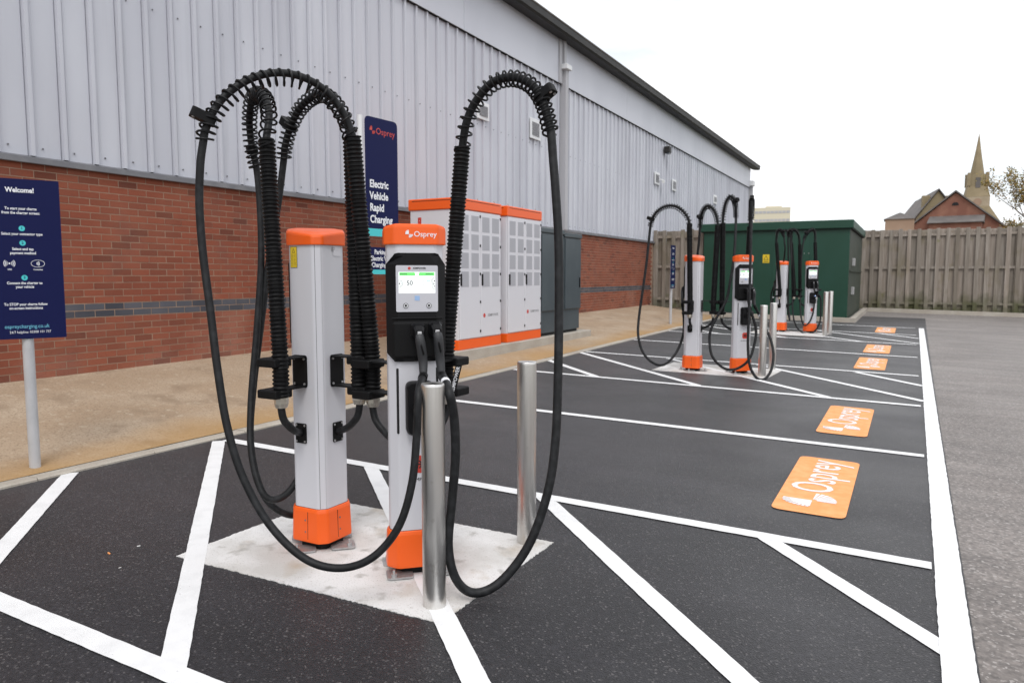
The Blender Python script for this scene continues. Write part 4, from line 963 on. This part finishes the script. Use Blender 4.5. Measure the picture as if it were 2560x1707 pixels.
MB().loft([[(-2.4,-2.6,0),(3.4,-2.6,0),(3.4,4,0),(-2.4,4,0)],[(-2.4,-2.6,Zp(545)),(3.4,-2.6,Zp(570)),(3.4,4,Zp(570)),(-2.4,4,Zp(545))],[(-1.2,-1.7,Zp(520)),(1.6,-1.7,Zp(520)),(1.6,2,Zp(520)),(-1.2,2,Zp(520))]]).build('stair_turret', M['stone'], ch)
# gabled brick building
def gabled(name, pxc, d, halfpx, apex, eave, depth, wall, roof, label, rz=0., chim=()):
    p = FAR(pxc, d); K_ = d/FPX; hw_ = halfpx*K_; za = CAM_H+(691.5-apex)*K_; ze = CAM_H+(691.5-eave)*K_
    t = thing(name, (p.x, p.y, 0), facing(p)+rz, label, 'building')
    MB().loft([[(-hw_,y_,0),(hw_,y_,0),(hw_,y_,ze),(0,y_,za),(-hw_,y_,ze)] for y_ in (0, depth)]).build('wall', M[wall], t)
    for s in (-1,1):
        MB().loft([[(s*(hw_+.25),y_,ze-.15),(0,y_,za+.12),(0,y_,za+.30),(s*(hw_+.25),y_,ze+.05)] for y_ in (-.3, depth+.3)]).build('roof', M[roof], t)
    for (fx, fy, wpx, top) in chim:
        cx_ = fx*hw_; w2 = wpx*K_/2; MB().bbox((cx_-w2,fy,ze),(cx_+w2,fy+w2*2,CAM_H+(691.5-top)*K_), .03).build('chimney', M[wall], t)
    return t, hw_, za, ze, K_
g1, hw_, za, ze, K_ = gabled('brick_hall', 2379, 85, 104, 485, 572, 14, 'farbrick', 'slate', 'red brick gabled hall with small arched opening below the church spire', R(-4), ((0,1.0,13,484),))
MB().prism([(-.28,za-2.05),(.28,za-2.05),(.28,za-1.75),(.14,za-1.62),(-.14,za-1.62),(-.28,za-1.75)],0,.06)
o = MB(); o.loft([[(x_,-.05,z_) for x_, z_ in ((-.33,za-1.42),(.33,za-1.42),(.30,za-1.22),(.14,za-1.08),(-.14,za-1.08),(-.30,za-1.22))],[(x_,.05,z_) for x_, z_ in ((-.33,za-1.42),(.33,za-1.42),(.30,za-1.22),(.14,za-1.08),(-.14,za-1.08),(-.30,za-1.22))]]).build('arched_opening', M['darkgap'], g1)
zt_ = CAM_H+(691.5-541)*K_; zb_ = CAM_H+(691.5-562)*K_
MB().loft([[(-2.3,-2.6,0),(2.75,-2.6,0),(2.75,-.02,0),(-2.3,-.02,0)],[(-2.3,-2.6,zb_),(2.75,-2.6,zb_),(2.75,-.02,zb_),(-2.3,-.02,zb_)]]).build('annexe_wall', M['farbrick'], g1)
MB().loft([[(-2.5,-2.9,zb_),(2.95,-2.9,zb_),(2.95,-.02,zb_),(-2.5,-.02,zb_)],[(-2.5,-2.9,zb_+.08),(2.95,-2.9,zb_+.08),(2.95,-.02,zt_),(-2.5,-.02,zt_)]]).build('annexe_roof', M['slate'], g1)
gabled('stone_house', 2336, 100, 62, 480, 566, 18, 'stone', 'slate', 'grey stone gable with twin chimneys left of the red brick hall', R(10), ((-.40,.4,17,490),(.34,.4,12,492)))
p = FAR(2243, 80); K_ = 80/FPX
t = thing('buff_house', (p.x, p.y, 0), facing(p), 'small buff brick building with low hipped slate roof', 'building'); zr = CAM_H+(691.5-549)*K_; za = CAM_H+(691.5-531)*K_
MB().box((-1.4,0,0),(1.4,4,zr)).build('wall', M['farbuff'], t)
MB().loft([[(-1.55,-.15,zr),(1.55,-.15,zr),(1.55,4.15,zr),(-1.55,4.15,zr)],[(-.08,1.6,za),(.08,1.6,za),(.08,2.4,za),(-.08,2.4,za)]]).build('roof', M['slate'], t)
# far tower block
p = FAR(1925, 240); K_ = 240/FPX
t = thing('tower_block', (p.x, p.y, 0), facing(p), 'distant cream tower block rising above the kiosk roof', 'building'); zt_ = CAM_H+(691.5-521)*K_
MB().box((-5.6,0,0),(5.6,8,zt_)).build('wall', M['cream'], t)
for k in range(4):
    z_ = zt_-1.1-k*2.6; MB().box((-5.4,-.05,z_-.8),(5.4,.02,z_)).build('window_band', M['pipegrey'], t)
    for j in range(9): MB().box((-5.4+j*1.2,-.10,z_-.8),(-5.25+j*1.2,-.04,z_)).build('mullion', M['cream'], t)
MB().box((-2,1,zt_),(3,5,zt_+.5)).build('roof_plant', M['cream'], t)

# tree at the right edge, thin spring growth
def tree(px, d, hgt, label, seed):
    rnd = random.Random(seed); p = FAR(px, d)
    t = thing('tree', (p.x, p.y, gz(p.x,p.y)), 0, label, 'tree')
    tips = []; mb = MB()
    def grow(a, dr, L, r_, lev):
        pts = [a]; c = a.copy(); v = dr.copy()
        for i in range(4):
            v = (v + Vector((rnd.uniform(-.16,.16), rnd.uniform(-.16,.16), rnd.uniform(-.02,.14)))).normalized(); c = c + v*(L/4); pts.append(c.copy())
        mb.tube(pts, lambda q: r_*(1-.6*q), 6 if lev < 2 else 4)
        if lev >= 2: tips.extend(pts[2:])
        if lev < 4:
            for k in range(4 if lev < 2 else 3):
                b_ = pts[rnd.randint(1,4)]; az = rnd.uniform(0,6.28); sp_ = rnd.uniform(.35,.8)
                nd = (v + Vector((math.cos(az)*sp_, math.sin(az)*sp_, rnd.uniform(.0,.4)))).normalized()
                grow(b_, nd, L*rnd.uniform(.5,.72), r_*.52, lev+1)
    grow(Vector((0,0,0)), Vector((0,0,1)), hgt*.50, .10, 0)
    mb.build('trunk', M['bark'], t)
    lf = MB()
    for q in tips:
        for k in range(rnd.choice((1,3,6,10))):
            c = q + Vector((rnd.gauss(0,.10), rnd.gauss(0,.10), rnd.gauss(0,.10))); s_ = rnd.uniform(.04,.085)
            a = Vector((rnd.gauss(0,1),rnd.gauss(0,1),rnd.gauss(0,1))).normalized(); b_ = a.orthogonal().normalized()
            lf.add([c-a*s_, c+b_*s_*.5, c+a*s_, c-b_*s_*.5], [(0,1,2,3)])
    lf.build('crown', M['leaf'], t)
tree(2655, 33, 6.4, 'sparse tall young tree in spring leaf at the right edge above the fence', 3)
tree(2566, 36, 5.4, 'low yellowish tree just clearing the fence top at the right edge', 11)

# ------------------------------------------------------------------ litter on the tarmac
def crumb(x_, y_, s, m, label, cat):
    o = MB().bbox((-s,-s*.35,0),(s,s*.35,s*.6), s*.15).build('cigarette_end' if cat == 'litter' else 'stone_chip', M[m]); o.location = (x_, y_, gz(x_,y_)+.001); o.rotation_euler = (0,0,random.uniform(0,3)); tag(o, label, cat)
crumb(-3.72,2.345,.012,'opaint','tan cigarette end on the dark tarmac left of the pad','litter')
crumb(-3.68,2.49,.009,'pad','pale stone chip just beyond the cigarette end','stone')
crumb(-3.50,2.26,.007,'pad','tiny pale stone chip nearer than the cigarette end','stone')

scene.render.engine = 'CYCLES'
